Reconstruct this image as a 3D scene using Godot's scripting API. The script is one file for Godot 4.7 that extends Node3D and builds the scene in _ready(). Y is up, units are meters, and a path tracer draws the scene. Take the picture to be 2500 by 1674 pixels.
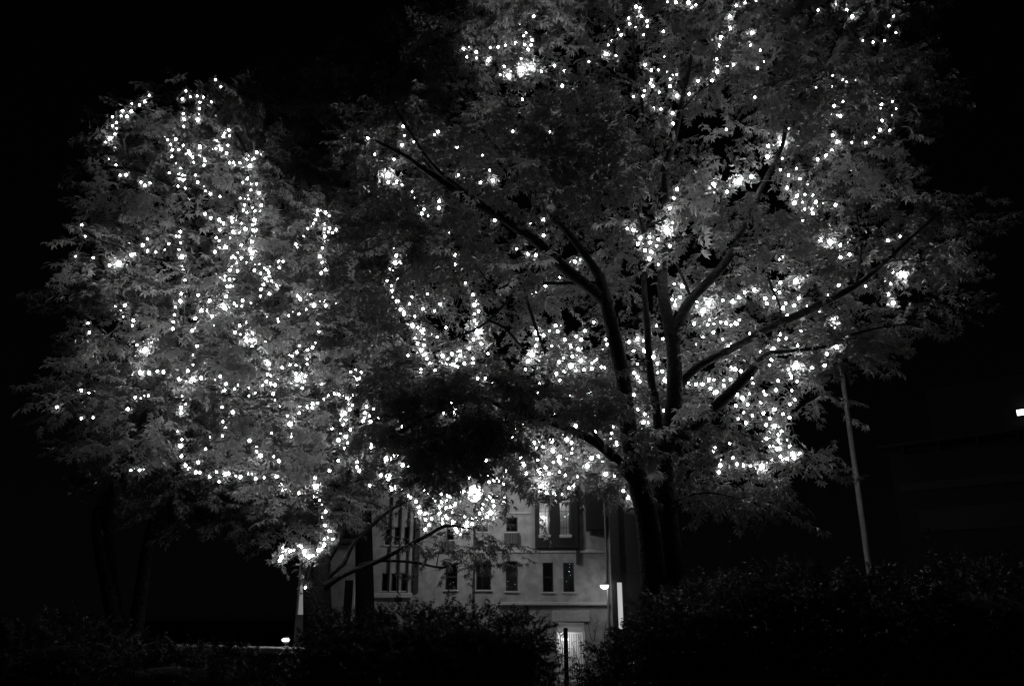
extends Node3D
# A night view, in greyscale as the photograph is: trees hung with strings of small bulbs, a stone house behind.
# Points are laid out with at(x, y, depth): the direction of a point in the photograph, set at its own real distance in metres.

const FOCAL := 1950.0
const PITCH := 0.3277
const EYE := Vector3(0, 1.6, 0)
var rng := RandomNumberGenerator.new()
var noise := FastNoiseLite.new()
var M := {}
var taken := {}
var bulb_cells := {}      # where bulbs hang in view, so that no leaf of ours covers one the photo shows bare
var sprays := []          # shared leaf spray meshes
var bulb_meshes := []
var leaf_one: ArrayMesh
var bare_cells := {}     # where the photograph shows bare limbs

func at(x: float, y: float, depth: float) -> Vector3:
	var cx := (x - 1250.0) / FOCAL
	var cy := (837.0 - y) / FOCAL
	var d := Vector3(cx, sin(PITCH) + cy * cos(PITCH), -cos(PITCH) + cy * sin(PITCH))
	return EYE + d * (depth / -d.z)

func seen_at(p: Vector3) -> Vector3:     # the reverse: x, y in the photograph and the depth
	var v := p - EYE
	var f := v.y * sin(PITCH) - v.z * cos(PITCH)
	var u := v.y * cos(PITCH) + v.z * sin(PITCH)
	return Vector3(1250.0 + FOCAL * v.x / f, 837.0 - FOCAL * u / f, -v.z)

func numbered(called: String) -> String:
	if not taken.has(called):
		taken[called] = 0
		return called
	taken[called] += 1
	return "%s_%03d" % [called, taken[called]]

func thing(called: String, label: String, category: String, where := Vector3.ZERO, group := "") -> Node3D:
	var o := Node3D.new()
	o.name = numbered(called)
	add_child(o)
	o.position = where
	tag(o, label, category, group)
	return o

func tag(o: Node, label: String, category := "", group := "", kind := "") -> void:
	if label: o.set_meta("label", label)
	if category: o.set_meta("category", category)
	if group: o.set_meta("group", group)
	if kind: o.set_meta("kind", kind)

func part(called: String, mesh: Mesh, material: Material, parent: Node, where := Vector3.ZERO) -> MeshInstance3D:
	var o := MeshInstance3D.new()
	o.name = called if parent != self else numbered(called)
	o.mesh = mesh
	o.material_override = material
	o.position = where
	parent.add_child(o, true)
	return o

func grey(v: float, rough := 0.85) -> StandardMaterial3D:
	var m := StandardMaterial3D.new()
	m.albedo_color = Color(v, v, v).linear_to_srgb()
	m.roughness = rough
	return m

func noisy(v: float, spread: float, freq: float, scale: float, bump: float, rough := 0.9) -> StandardMaterial3D:
	var m := grey(1.0, rough)
	var n := FastNoiseLite.new()
	n.seed = int(v * 1000) + 7
	n.frequency = freq
	n.fractal_octaves = 5
	var t := NoiseTexture2D.new()
	t.width = 512; t.height = 512
	t.seamless = true
	t.noise = n
	var g := Gradient.new()
	var lo := v * (1.0 - spread)
	var hi := v * (1.0 + spread)
	g.set_color(0, Color(lo, lo, lo).linear_to_srgb())
	g.set_color(1, Color(hi, hi, hi).linear_to_srgb())
	t.color_ramp = g
	m.albedo_texture = t
	m.uv1_triplanar = true
	m.uv1_world_triplanar = true
	m.uv1_scale = Vector3.ONE * scale
	if bump > 0.0:
		var h := NoiseTexture2D.new()
		h.width = 512; h.height = 512
		h.seamless = true
		h.noise = n
		m.heightmap_enabled = true
		m.heightmap_texture = h
		m.heightmap_scale = bump
	return m

func glowing(strength: float) -> StandardMaterial3D:
	var m := grey(0.8, 0.4)
	m.emission_enabled = true
	m.emission = Color.WHITE
	m.emission_energy_multiplier = strength
	return m

func begin() -> SurfaceTool:
	var st := SurfaceTool.new()
	st.begin(Mesh.PRIMITIVE_TRIANGLES)
	return st

func tri(st: SurfaceTool, a: Vector3, b: Vector3, c: Vector3) -> void:
	st.add_vertex(a); st.add_vertex(b); st.add_vertex(c)

func quad(st: SurfaceTool, a: Vector3, b: Vector3, c: Vector3, d: Vector3) -> void:
	tri(st, a, b, c); tri(st, a, c, d)

func box(st: SurfaceTool, lo: Vector3, hi: Vector3) -> void:
	var b := func(i: int) -> Vector3: return Vector3(hi.x if i & 1 else lo.x, hi.y if i & 2 else lo.y, hi.z if i & 4 else lo.z)
	for f in [[0, 2, 3, 1], [5, 7, 6, 4], [4, 6, 2, 0], [1, 3, 7, 5], [2, 6, 7, 3], [4, 0, 1, 5]]:
		quad(st, b.call(f[0]), b.call(f[1]), b.call(f[2]), b.call(f[3]))

func done(st: SurfaceTool) -> ArrayMesh:
	st.generate_normals()
	return st.commit()

func box_mesh(lo: Vector3, hi: Vector3) -> ArrayMesh:
	var st := begin()
	st.set_smooth_group(-1)
	box(st, lo, hi)
	return done(st)

# a box with its edges cut off, for stones, frames and ledges
func block_mesh(size: Vector3, cut: float) -> ArrayMesh:
	var st := begin()
	st.set_smooth_group(-1)
	var h := size / 2
	var c := minf(cut, minf(h.x, minf(h.y, h.z)) * 0.6)
	var ring := func(x: float, y: float) -> Array: return [Vector2(-x + c, -y), Vector2(x - c, -y), Vector2(x, -y + c), Vector2(x, y - c), Vector2(x - c, y), Vector2(-x + c, y), Vector2(-x, y - c), Vector2(-x, -y + c)]
	var big: Array = ring.call(h.x, h.y)
	var small: Array = ring.call(h.x - c, h.y - c)
	for i in 8:
		var j := (i + 1) % 8
		var a: Vector2 = big[i]; var b: Vector2 = big[j]; var s: Vector2 = small[i]; var t: Vector2 = small[j]
		quad(st, Vector3(a.x, a.y, h.z - c), Vector3(a.x, a.y, -h.z + c), Vector3(b.x, b.y, -h.z + c), Vector3(b.x, b.y, h.z - c))
		quad(st, Vector3(s.x, s.y, h.z), Vector3(a.x, a.y, h.z - c), Vector3(b.x, b.y, h.z - c), Vector3(t.x, t.y, h.z))
		quad(st, Vector3(a.x, a.y, -h.z + c), Vector3(s.x, s.y, -h.z), Vector3(t.x, t.y, -h.z), Vector3(b.x, b.y, -h.z + c))
		tri(st, Vector3(0, 0, h.z), Vector3(s.x, s.y, h.z), Vector3(t.x, t.y, h.z))
		tri(st, Vector3(0, 0, -h.z), Vector3(t.x, t.y, -h.z), Vector3(s.x, s.y, -h.z))
	return done(st)

func tube(st: SurfaceTool, pts: Array, radii: Array, sides := 6) -> void:
	var rings := []
	var up := Vector3(0.31, 0.12, 0.94).normalized()
	for i in pts.size():
		var d: Vector3 = (pts[mini(i + 1, pts.size() - 1)] - pts[maxi(i - 1, 0)]).normalized()
		var s := d.cross(up)
		if s.length() < 0.05: s = d.cross(Vector3.RIGHT)
		s = s.normalized()
		var t := s.cross(d).normalized()
		var ring := []
		for k in sides:
			var a := TAU * k / sides
			ring.append(pts[i] + (s * cos(a) + t * sin(a)) * radii[i])
		rings.append(ring)
	for i in pts.size() - 1:
		for k in sides:
			var l := (k + 1) % sides
			quad(st, rings[i][k], rings[i + 1][k], rings[i + 1][l], rings[i][l])
	var last: Array = rings[-1]
	for k in sides:
		tri(st, pts[-1], last[(k + 1) % sides], last[k])

func tube_mesh(pts: Array, radii: Array, sides := 8) -> ArrayMesh:
	var st := begin()
	st.set_smooth_group(0)
	tube(st, pts, radii, sides)
	st.index()
	return done(st)

func smooth_line(pts: Array, radii: Array, step: float, wobble := 0.0) -> Array:
	var out := []
	var rad := []
	for i in pts.size() - 1:
		var a: Vector3 = pts[maxi(i - 1, 0)]
		var d: Vector3 = pts[mini(i + 2, pts.size() - 1)]
		var n := maxi(1, int((pts[i + 1] - pts[i]).length() / step))
		for k in n:
			var t := float(k) / n
			var p: Vector3 = pts[i].cubic_interpolate(pts[i + 1], a, d, t)
			if wobble > 0.0:
				p += Vector3(noise.get_noise_3d(p.x * 9, p.y * 9, p.z * 9), noise.get_noise_3d(p.y * 9 + 50, p.z * 9, p.x * 9), noise.get_noise_3d(p.z * 9, p.x * 9 + 80, p.y * 9)) * wobble
			out.append(p)
			rad.append(lerpf(radii[i], radii[i + 1], t))
	out.append(pts[-1])
	rad.append(radii[-1])
	return [out, rad]

func lathe_mesh(profile: Array, sides := 10) -> ArrayMesh:      # Vector2(radius, height), from the bottom up
	var st := begin()
	st.set_smooth_group(0)
	for i in profile.size() - 1:
		for k in sides:
			var a := TAU * k / sides
			var b := TAU * (k + 1) / sides
			var p := func(n: int, g: float) -> Vector3: return Vector3(profile[n].x * cos(g), profile[n].y, profile[n].x * sin(g))
			if profile[i].x > 0.0001: tri(st, p.call(i, a), p.call(i + 1, b) if profile[i + 1].x > 0.0001 else p.call(i + 1, a), p.call(i, b))
			if profile[i + 1].x > 0.0001: tri(st, p.call(i, a), p.call(i + 1, a), p.call(i + 1, b))
	return done(st)

# ---------------------------------------------------------------- leaves and trees

func leaf(st: SurfaceTool, base: Transform3D, size: float) -> void:
	var lobes := [[-1.75, 0.55], [-0.85, 0.88], [0.0, 1.0], [0.85, 0.88], [1.75, 0.55]]
	var c := base.origin + base.basis.x * size * 0.12
	for l in lobes:
		var a: float = l[0]
		var n: float = l[1] * size
		var d: Vector3 = base.basis.x * cos(a) + base.basis.z * sin(a)
		var s: Vector3 = base.basis.z * cos(a) - base.basis.x * sin(a)
		var tip: Vector3 = c + d * n - base.basis.y * n * 0.22
		var l1: Vector3 = c + d * n * 0.45 + s * n * 0.17 + base.basis.y * n * 0.07
		var l2: Vector3 = c + d * n * 0.45 - s * n * 0.17 + base.basis.y * n * 0.07
		if absf(a) > 1.2:
			tri(st, c + s * n * 0.2, tip, c - s * n * 0.2)
			continue
		tri(st, c, l1, tip)
		tri(st, c, tip, l2)

func make_spray(n: int, long: float, leaf_size: float, number: int) -> ArrayMesh:
	var r := RandomNumberGenerator.new()
	r.seed = number + 40
	var st := begin()
	st.set_smooth_group(-1)
	var pts := []
	var radii := []
	for i in 3:
		var t := i / 2.0
		pts.append(Vector3(long * t, -0.10 * long * t * t, sin(t * 4.0 + number) * 0.03))
		radii.append(lerpf(0.0045, 0.0012, t))
	tube(st, pts, radii, 3)
	for i in n:
		var t := (i + 1.0) / n
		var k := t * 1.999
		var p: Vector3 = pts[int(k)].lerp(pts[int(k) + 1], k - int(k))
		var side := 1.0 if i % 2 else -1.0
		var turn := side * r.randf_range(0.6, 1.4) * (1.0 if i < n - 1 else 0.1)
		var b := Basis(Vector3.UP, -turn) * Basis(Vector3.FORWARD, r.randf_range(0.0, 0.8)) * Basis(Vector3.RIGHT, r.randf_range(-0.6, 0.6))
		leaf(st, Transform3D(b, p + b.x * r.randf_range(0.01, 0.05)), leaf_size * r.randf_range(0.75, 1.2))
	return done(st)

func joined_sprays(spots: Array, where: int, tone: int, kind: int) -> ArrayMesh:
	# thousands of sprays too many to pick apart, as one mesh
	var base := []
	for m in sprays + [leaf_one]: base.append(m.surface_get_arrays(0))
	var v := PackedVector3Array()
	var n := PackedVector3Array()
	var c := PackedColorArray()
	for s in spots:
		var b: Array = base[s[kind]]
		var t: Transform3D = s[where]
		v.append_array(t * (b[Mesh.ARRAY_VERTEX] as PackedVector3Array))
		n.append_array(Transform3D(t.basis.orthonormalized(), Vector3.ZERO) * (b[Mesh.ARRAY_NORMAL] as PackedVector3Array))
		var one := PackedColorArray()
		one.resize(b[Mesh.ARRAY_VERTEX].size())
		one.fill(Color(s[tone], s[tone], s[tone]))
		c.append_array(one)
	var arrays := []
	arrays.resize(Mesh.ARRAY_MAX)
	arrays[Mesh.ARRAY_VERTEX] = v
	arrays[Mesh.ARRAY_NORMAL] = n
	arrays[Mesh.ARRAY_COLOR] = c
	var mesh := ArrayMesh.new()
	mesh.add_surface_from_arrays(Mesh.PRIMITIVE_TRIANGLES, arrays)
	return mesh

func inside(poly: PackedVector2Array, p: Vector2) -> bool:
	return Geometry2D.is_point_in_polygon(p, poly)

func note_bare(p: Vector3, wide: float) -> void:
	var s := seen_at(p)
	var key := Vector2i(int(s.x / 24.0), int(s.y / 24.0))
	if not bare_cells.has(key): bare_cells[key] = []
	bare_cells[key].append([s, wide])

func covers_bare(p: Vector3) -> bool:
	var s := seen_at(p)
	var k := Vector2i(int(s.x / 24.0), int(s.y / 24.0))
	for i in [-1, 0, 1]:
		for j in [-1, 0, 1]:
			for b in bare_cells.get(k + Vector2i(i, j), []):
				if s.z < b[0].z and Vector2(s.x - b[0].x, s.y - b[0].y).length() < b[1]: return true
	return false

func note_bulb(p: Vector3) -> void:
	var s := seen_at(p)
	var key := Vector2i(int(s.x / 24.0), int(s.y / 24.0))
	if not bulb_cells.has(key): bulb_cells[key] = []
	bulb_cells[key].append(s)

func covers_bulb(p: Vector3, reach: float) -> bool:
	var s := seen_at(p)
	var k := Vector2i(int(s.x / 24.0), int(s.y / 24.0))
	for i in [-1, 0, 1]:
		for j in [-1, 0, 1]:
			for b in bulb_cells.get(k + Vector2i(i, j), []):
				if s.z < b.z + 0.05 and Vector2(s.x - b.x, s.y - b.y).length() < reach: return true
	return false

class Grown:
	var root: Node3D
	var points := []     # [place, radius] along the wood
	var bulbs := []      # where bulbs hang in it

func limb(g: Grown, called: String, line: Array, depths: Array, widths: Array, sides := 10, bare := 0.0) -> void:
	# line: x, y pairs in the photograph; depths and widths (photo pixels) at each pair
	var pts := []
	var radii := []
	for i in line.size() / 2:
		var f := float(i) / (line.size() / 2.0 - 1.0)
		var fd := f * (depths.size() - 1)
		var fw := f * (widths.size() - 1)
		var d: float = lerpf(depths[int(fd)], depths[mini(int(fd) + 1, depths.size() - 1)], fd - int(fd))
		var w: float = lerpf(widths[int(fw)], widths[mini(int(fw) + 1, widths.size() - 1)], fw - int(fw))
		pts.append(at(line[2 * i], line[2 * i + 1], d))
		radii.append(0.5 * w * d / FOCAL / cos(PITCH))
	var s := smooth_line(pts, radii, 0.12, 0.025)
	for i in s[0].size():
		g.points.append([s[0][i], s[1][i]])
		if bare > 0.0: note_bare(s[0][i], bare + 70.0 * s[1][i])
	for i in s[0].size(): s[0][i] -= g.root.position
	part(called, tube_mesh(s[0], s[1], sides), M.bark, g.root)

func grow(g: Grown, outline: Array, near: float, far: float, n_clumps: int, each: int, open: Array, size: float, singles: int, dressed := true) -> void:
	# fills a crown with boughs that fork off the nearest wood, each carrying layers of leaf sprays
	var poly := PackedVector2Array()
	for i in outline.size() / 2: poly.append(Vector2(outline[2 * i], outline[2 * i + 1]))
	var lo := poly[0]; var hi := poly[0]
	for v in poly: lo = lo.min(v); hi = hi.max(v)
	var clumps := []
	var tries := 0
	while clumps.size() < n_clumps and tries < n_clumps * 60:
		tries += 1
		var p := Vector2(rng.randf_range(lo.x, hi.x), rng.randf_range(lo.y, hi.y))
		if not inside(poly, p): continue
		var d := rng.randf_range(near, far)
		var mid := (near + far) / 2
		var shut := false
		for o in open:      # places where the photograph looks deep into the crown: no near boughs there
			var q: Vector2 = (p - Vector2(o[0], o[1])) / Vector2(o[2], o[3])
			if q.length() < 1.0 and d < o[4]: shut = true
		if shut: continue
		var at_edge := 1.0
		var inner := (lo + hi) / 2 + (p - (lo + hi) / 2) * 1.15
		if not inside(poly, inner): at_edge = 0.55
		d = mid + (d - mid) * at_edge
		var c := at(p.x, p.y, d)
		var close := false
		for q in clumps:
			if c.distance_squared_to(q) < 0.09: close = true; break
		if not close: clumps.append(c)
	# nearest to the wood first, so that boughs fork off boughs
	var wood := g.points.duplicate()
	var order := []
	for c in clumps:
		var best := 1e9
		for w in wood: best = minf(best, c.distance_squared_to(w[0]))
		order.append([best, c])
	order.sort_custom(func(a, b): return a[0] < b[0])
	var spots := []
	var twigs := begin()
	twigs.set_smooth_group(0)
	for o in order:
		var c: Vector3 = o[1]
		var best := 1e9
		var from: Array = wood[0]
		for w in wood:
			var v: Vector3 = c - w[0]
			var cost := v.length() + (0.6 * -v.y if v.y < 0 else 0.0)
			if cost < best: best = cost; from = w
		var a: Vector3 = from[0]
		var v := c - a
		var m1 := a + v * 0.35 + Vector3(0, 0.12 * v.length(), 0) + Vector3(rng.randf_range(-1, 1), 0, rng.randf_range(-1, 1)) * 0.06 * v.length()
		var m2 := a + v * 0.7 + Vector3(0, 0.10 * v.length(), 0)
		var r0 := minf(from[1] * 0.7, 0.008 + 0.010 * v.length())
		var s := smooth_line([a, m1, m2, c], [r0, r0 * 0.75, r0 * 0.5, 0.004], 0.15, 0.02)
		var local := []
		for p in s[0]: local.append(p - g.root.position)
		part("branch", tube_mesh(local, s[1], 5), M.bark, g.root)
		for i in range(2, s[0].size()): wood.append([s[0][i], s[1][i]])
		var flat := rng.randf_range(0.1, 0.28)
		var wide := rng.randf_range(0.42, 0.78)
		for i in each:
			var q := Vector3(rng.randfn(0, 0.55), rng.randfn(0, 0.5), rng.randfn(0, 0.55))
			var p := c + Vector3(q.x * wide, q.y * flat - 0.10 * (q.x * q.x + q.z * q.z), q.z * wide)
			if rng.randf() < 0.28 and s[0].size() > 4:
				p = s[0][rng.randi_range(s[0].size() / 2, s[0].size() - 1)] + Vector3(rng.randfn(0, 0.12), rng.randfn(0, 0.06), rng.randfn(0, 0.12))
			var out := p - c + Vector3(v.x, 0, v.z).normalized() * 0.15
			var yaw := atan2(-out.z, out.x) + rng.randfn(0, 0.7)
			var b := Basis(Vector3.UP, yaw) * Basis(Vector3.BACK, rng.randfn(-0.25, 0.35)) * Basis(Vector3.RIGHT, rng.randfn(0, 0.45))
			var k := size * rng.randf_range(0.75, 1.25)
			var mid := p + b.x * 0.2 * k
			if covers_bulb(mid, 17.0) and rng.randf() < 0.93: continue
			if covers_bulb(p, 13.0) and rng.randf() < 0.85: continue
			if (covers_bare(mid) or covers_bare(p)) and rng.randf() < 0.85: continue
			spots.append([seen_at(mid).z, Transform3D(b.scaled(Vector3.ONE * k), p - g.root.position), rng.randf_range(0.65, 1.25), rng.randi() % sprays.size()])
			if i % 3 == 0:
				var e := c.lerp(p, 0.5) + Vector3(0, 0.04, 0)
				tube(twigs, [c - g.root.position, e - g.root.position, p - g.root.position], [0.004, 0.003, 0.002], 3)
	# leafy twigs the bulbs are tied to, added to catch their light
	if dressed:
		for b in g.bulbs:
			if rng.randf() < 0.8:
				var off := Vector3(rng.randfn(0, 0.06), rng.randfn(0, 0.05), rng.randf_range(-0.14, 0.0))
				var p: Vector3 = b[0] + off
				var turn := Basis(Vector3.UP, rng.randf() * TAU) * Basis(Vector3.BACK, rng.randfn(-0.2, 0.5)) * Basis(Vector3.RIGHT, rng.randfn(0, 0.6))
				var k := size * rng.randf_range(0.55, 1.0)
				p -= turn.x * 0.2 * k
				if not covers_bulb(p + turn.x * 0.2 * k, 9.0): spots.append([seen_at(p).z + 30.0, Transform3D(turn.scaled(Vector3.ONE * k), p - g.root.position), rng.randf_range(0.65, 1.25), rng.randi() % sprays.size()])
			# leaves added as a nest that catches the bulb's glow and blocks stray light
			var open_side: Vector3 = (EYE - b[0]).normalized()
			for i in [6, 9, 15, 44][b[1]]:
				var d := Vector3(rng.randfn(), rng.randfn(), rng.randfn()).normalized()
				if d.dot(open_side) > 0.55: d -= open_side * 2.0 * d.dot(open_side)      # the photograph shows each bulb bare on this side
				var reach: float = BULB_R[b[1]] + rng.randf_range(0.025, 0.11) + (rng.randf() * 0.3 if i > 8 else 0.0)
				var y := (-d + Vector3(rng.randfn(), rng.randfn(), rng.randfn()) * 0.3).normalized()
				var x := y.cross(Vector3(rng.randfn(), rng.randfn() - 0.6, rng.randfn())).normalized()
				var k := rng.randf_range(0.085, 0.14)
				spots.append([40.0, Transform3D(Basis(x, y, x.cross(y)).scaled(Vector3.ONE * k), b[0] + d * reach - x * k * 0.45 - g.root.position), rng.randf_range(0.6, 1.3), 3])
	var tw := part("twigs", done(twigs), M.bark, g.root)
	tag(tw, "", "", "", "stuff")
	spots.sort_custom(func(a, b): return a[0] < b[0])
	for i in mini(singles, spots.size()):
		var s: Array = spots[i]
		var o := part("leaf_spray", sprays[s[3]], M.leaf, g.root)
		o.transform = s[1]
	var rest := part("foliage", joined_sprays(spots.slice(singles), 1, 2, 3), M.leaf_many, g.root)
	tag(rest, "", "", "", "stuff")
	print(g.root.name, " clumps ", clumps.size(), " sprays ", spots.size())

# ---------------------------------------------------------------- strings of bulbs

const BULB_R := [0.017, 0.022, 0.029, 0.042]
const BULB_GLOW := [30.0, 55.0, 75.0, 110.0]
const BULB_LIGHT := [0.0, 0.0, 0.16, 1.3]

func light_string(label: String, ox: float, oy: float, k: float, depth: float, spread: float, list: Array, g: Grown) -> void:
	# list: x, y, size of each bulb, as read from an enlarged part of the photograph that starts at ox, oy
	var bulbs := []
	for i in list.size() / 3:
		var x: float = ox + list[3 * i] * k
		var y: float = oy + list[3 * i + 1] * k
		var d := depth + spread * 2.2 * noise.get_noise_2d(x * 0.35, y * 0.35) + rng.randf_range(-0.12, 0.12)
		bulbs.append([at(x, y, d), list[3 * i + 2]])
	var start := 0
	var best := 1e9
	var tie: Vector3 = bulbs[0][0]
	for i in bulbs.size():
		for w in g.points:
			var dd: float = bulbs[i][0].distance_squared_to(w[0])
			if dd < best: best = dd; start = i; tie = w[0]
	var root := thing("light_string", label, "string lights", tie, "strings of round bulbs hung through the trees")
	var left := range(bulbs.size())
	var now := start
	var path := [tie]
	while left.size():
		left.erase(now)
		path.append(bulbs[now][0])
		var next := -1
		best = 1e9
		for j in left:
			var dd: float = bulbs[now][0].distance_squared_to(bulbs[j][0])
			if dd < best: best = dd; next = j
		if next < 0: break
		now = next
	var line := [Vector3.ZERO]
	var radii := [0.006]
	for i in range(1, path.size()):
		var a: Vector3 = path[i - 1] + Vector3(0, 0.03, 0)
		var b: Vector3 = path[i] + Vector3(0, 0.03, 0)
		var long := a.distance_to(b)
		if long > 0.15:
			line.append((a + b) / 2 - Vector3(0, 0.12 * minf(long, 1.2), 0) - tie)
			radii.append(0.006)
		line.append(b - tie)
		radii.append(0.006)
	var st := begin()
	st.set_smooth_group(0)
	tube(st, line, radii, 4)
	part("wire", done(st), M.wire, root)
	for b in bulbs:
		var s: int = b[1]
		note_bulb(b[0])
		g.bulbs.append([b[0], s])
		var o := part("bulb", bulb_meshes[s], M["bulb%d" % s], root, b[0] - tie)
		o.rotation = Vector3(rng.randf_range(-0.5, 0.5), rng.randf() * TAU, rng.randf_range(-0.5, 0.5))
		if BULB_LIGHT[s] > 0.0:
			var l := OmniLight3D.new()
			l.name = "bulb_light"
			l.light_energy = BULB_LIGHT[s]
			l.light_size = BULB_R[s]
			l.omni_range = 12.0
			l.omni_attenuation = 2.0
			l.shadow_enabled = true
			o.add_child(l, true)

# ---------------------------------------------------------------- ground, bushes, house, lamps

func ground_height(x: float, z: float) -> float:
	return -1.4 * smoothstep(17.0, 32.0, -z) + 0.05 * noise.get_noise_2d(x * 3.0, z * 3.0)

func make_ground() -> void:
	var st := begin()
	st.set_smooth_group(0)
	var xs := []
	var zs := []
	for i in 61: xs.append(-400.0 if i == 0 else 400.0 if i == 60 else (i - 30) * 1.6)
	for i in 51: zs.append(40.0 if i == 0 else -420.0 if i == 50 else 4.0 - i * 1.1)
	for i in 60:
		for j in 50:
			var p := func(a: int, b: int) -> Vector3: return Vector3(xs[a], ground_height(xs[a], zs[b]), zs[b])
			quad(st, p.call(i, j), p.call(i, j + 1), p.call(i + 1, j + 1), p.call(i + 1, j))
	st.index()
	var o := part("ground", done(st), M.soil, self)
	tag(o, "dark soil and lawn under the trees", "ground", "", "structure")

func bush(called: String, label: String, category: String, humps: Array, n: int, size: float, singles: int, sprigs := 0) -> void:
	# humps: centre and half sizes of rounded masses; leaves cover their outer layer
	var base: Vector3 = humps[0][0]
	base.y = ground_height(base.x, base.z)
	var root := thing(called, label, category, base)
	var st := begin()
	st.set_smooth_group(0)
	var total := 0.0
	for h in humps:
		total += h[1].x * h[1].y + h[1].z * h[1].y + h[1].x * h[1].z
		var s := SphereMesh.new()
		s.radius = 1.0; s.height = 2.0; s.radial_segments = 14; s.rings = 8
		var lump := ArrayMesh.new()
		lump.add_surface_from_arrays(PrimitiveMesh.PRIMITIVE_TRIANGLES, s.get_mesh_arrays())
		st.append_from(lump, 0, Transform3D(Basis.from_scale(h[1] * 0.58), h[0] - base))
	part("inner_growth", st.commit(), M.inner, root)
	var spots := []
	for h in humps:
		var share := int(n * (h[1].x * h[1].y + h[1].z * h[1].y + h[1].x * h[1].z) / total)
		for i in share:
			var d := Vector3(rng.randfn(), rng.randfn(), rng.randfn()).normalized()
			var p: Vector3 = h[0] + d * h[1] * (rng.randf_range(0.7, 1.03) + 0.10 * noise.get_noise_3d(d.x * 90 + h[0].x * 40, d.y * 90, d.z * 90))
			if p.y < base.y - 0.1: continue
			var b := Basis(Vector3.UP, atan2(-d.z, d.x) + rng.randfn(0, 0.6)) * Basis(Vector3.BACK, asin(clampf(d.y, -1, 1)) * 0.7 + rng.randfn(0, 0.4)) * Basis(Vector3.RIGHT, rng.randfn(0, 0.6))
			spots.append([p.z, Transform3D(b.scaled(Vector3.ONE * size * rng.randf_range(0.7, 1.3)), p - base), rng.randf_range(0.6, 1.2), i % 3])
	spots.sort_custom(func(a, b): return a[0] > b[0])
	for i in mini(singles, spots.size()):
		var o := part("leaf_spray", sprays[i % sprays.size()], M.bush_leaf, root)
		o.transform = spots[i][1]
	var f := part("foliage", joined_sprays(spots.slice(singles), 1, 2, 3), M.bush_leaf_many, root)
	tag(f, "", "", "", "stuff")
	# upright shoots that stand out of the top
	for i in sprigs:
		var h: Array = humps[i % humps.size()]
		var p: Vector3 = h[0] + Vector3(rng.randf_range(-0.7, 0.7) * h[1].x, h[1].y * 0.8, rng.randf_range(-0.5, 0.5) * h[1].z)
		shoot(root, p - base, rng.randf_range(0.3, 0.65), 8)

func shoot(root: Node3D, p: Vector3, tall: float, leaves: int) -> void:
	var st := begin()
	st.set_smooth_group(-1)
	var lean := Vector3(rng.randf_range(-0.3, 0.3), 1, rng.randf_range(-0.3, 0.3)).normalized() * tall
	var bend := Vector3(rng.randf_range(-0.12, 0.12), 0, rng.randf_range(-0.1, 0.1))
	var pts := []
	for i in 6:
		var t := i / 5.0
		pts.append(p + lean * t + bend * t * t)
	tube(st, pts, [0.007, 0.006, 0.0055, 0.005, 0.004, 0.003], 4)
	for i in leaves:
		var t := (i + 0.7) / leaves
		var q: Vector3 = p + lean * t + bend * t * t
		var b := Basis(Vector3.UP, i * 2.4) * Basis(Vector3.BACK, rng.randf_range(-0.3, 0.6))
		var w := b.z * 0.022
		var e := q + b.x * 0.09
		tri(st, q, q + b.x * 0.045 + w, e)
		tri(st, q, e, q + b.x * 0.045 - w)
	part("shoot", done(st), M.bush_leaf, root)

func lamp_post(label: String, top: Vector3, globe: float, energy: float, paint: Material) -> void:
	var y0 := ground_height(top.x, top.z)
	var root := thing("street_lamp", label, "street lamp", Vector3(top.x, y0, top.z), "globe street lamps")
	var h := top.y - y0
	part("base", lathe_mesh([Vector2(0.0, 0.0), Vector2(0.16, 0.0), Vector2(0.16, 0.12), Vector2(0.12, 0.2), Vector2(0.1, 0.9), Vector2(0.075, 1.0), Vector2(0, 1.0)], 14), M.post, root)
	part("pole", lathe_mesh([Vector2(0.062, 0.95), Vector2(0.056, h * 0.5), Vector2(0.045, h - globe - 0.1), Vector2(0.09, h - globe - 0.06), Vector2(0.10, h - globe + 0.02), Vector2(0.0, h - globe + 0.03)], 14), paint, root)
	var prof := []
	for i in 13:
		var a := PI * i / 12.0 - PI / 2
		prof.append(Vector2(globe * cos(a) if i > 0 and i < 12 else 0.0, h + globe * sin(a)))
	var o := part("globe_lamp", lathe_mesh(prof, 24), M.globe, root)
	part("cap", lathe_mesh([Vector2(0.10, h + globe * 0.93), Vector2(0.06, h + globe + 0.03), Vector2(0.0, h + globe + 0.07)], 14), M.post, root)
	for i in 7: note_bulb(top + Vector3(cos(i * TAU / 6), sin(i * TAU / 6), 0) * (globe * 0.6 if i < 6 and globe > 0.3 else 0.0)) if globe > 0.3 else null
	var l := OmniLight3D.new()
	l.name = "lamp_light"
	l.position = Vector3(0, h, -globe - 0.12)
	l.light_energy = energy
	l.light_size = 0.1
	l.omni_range = 60.0
	l.omni_attenuation = 2.0
	l.shadow_enabled = true
	o.add_child(l, true)

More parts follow.
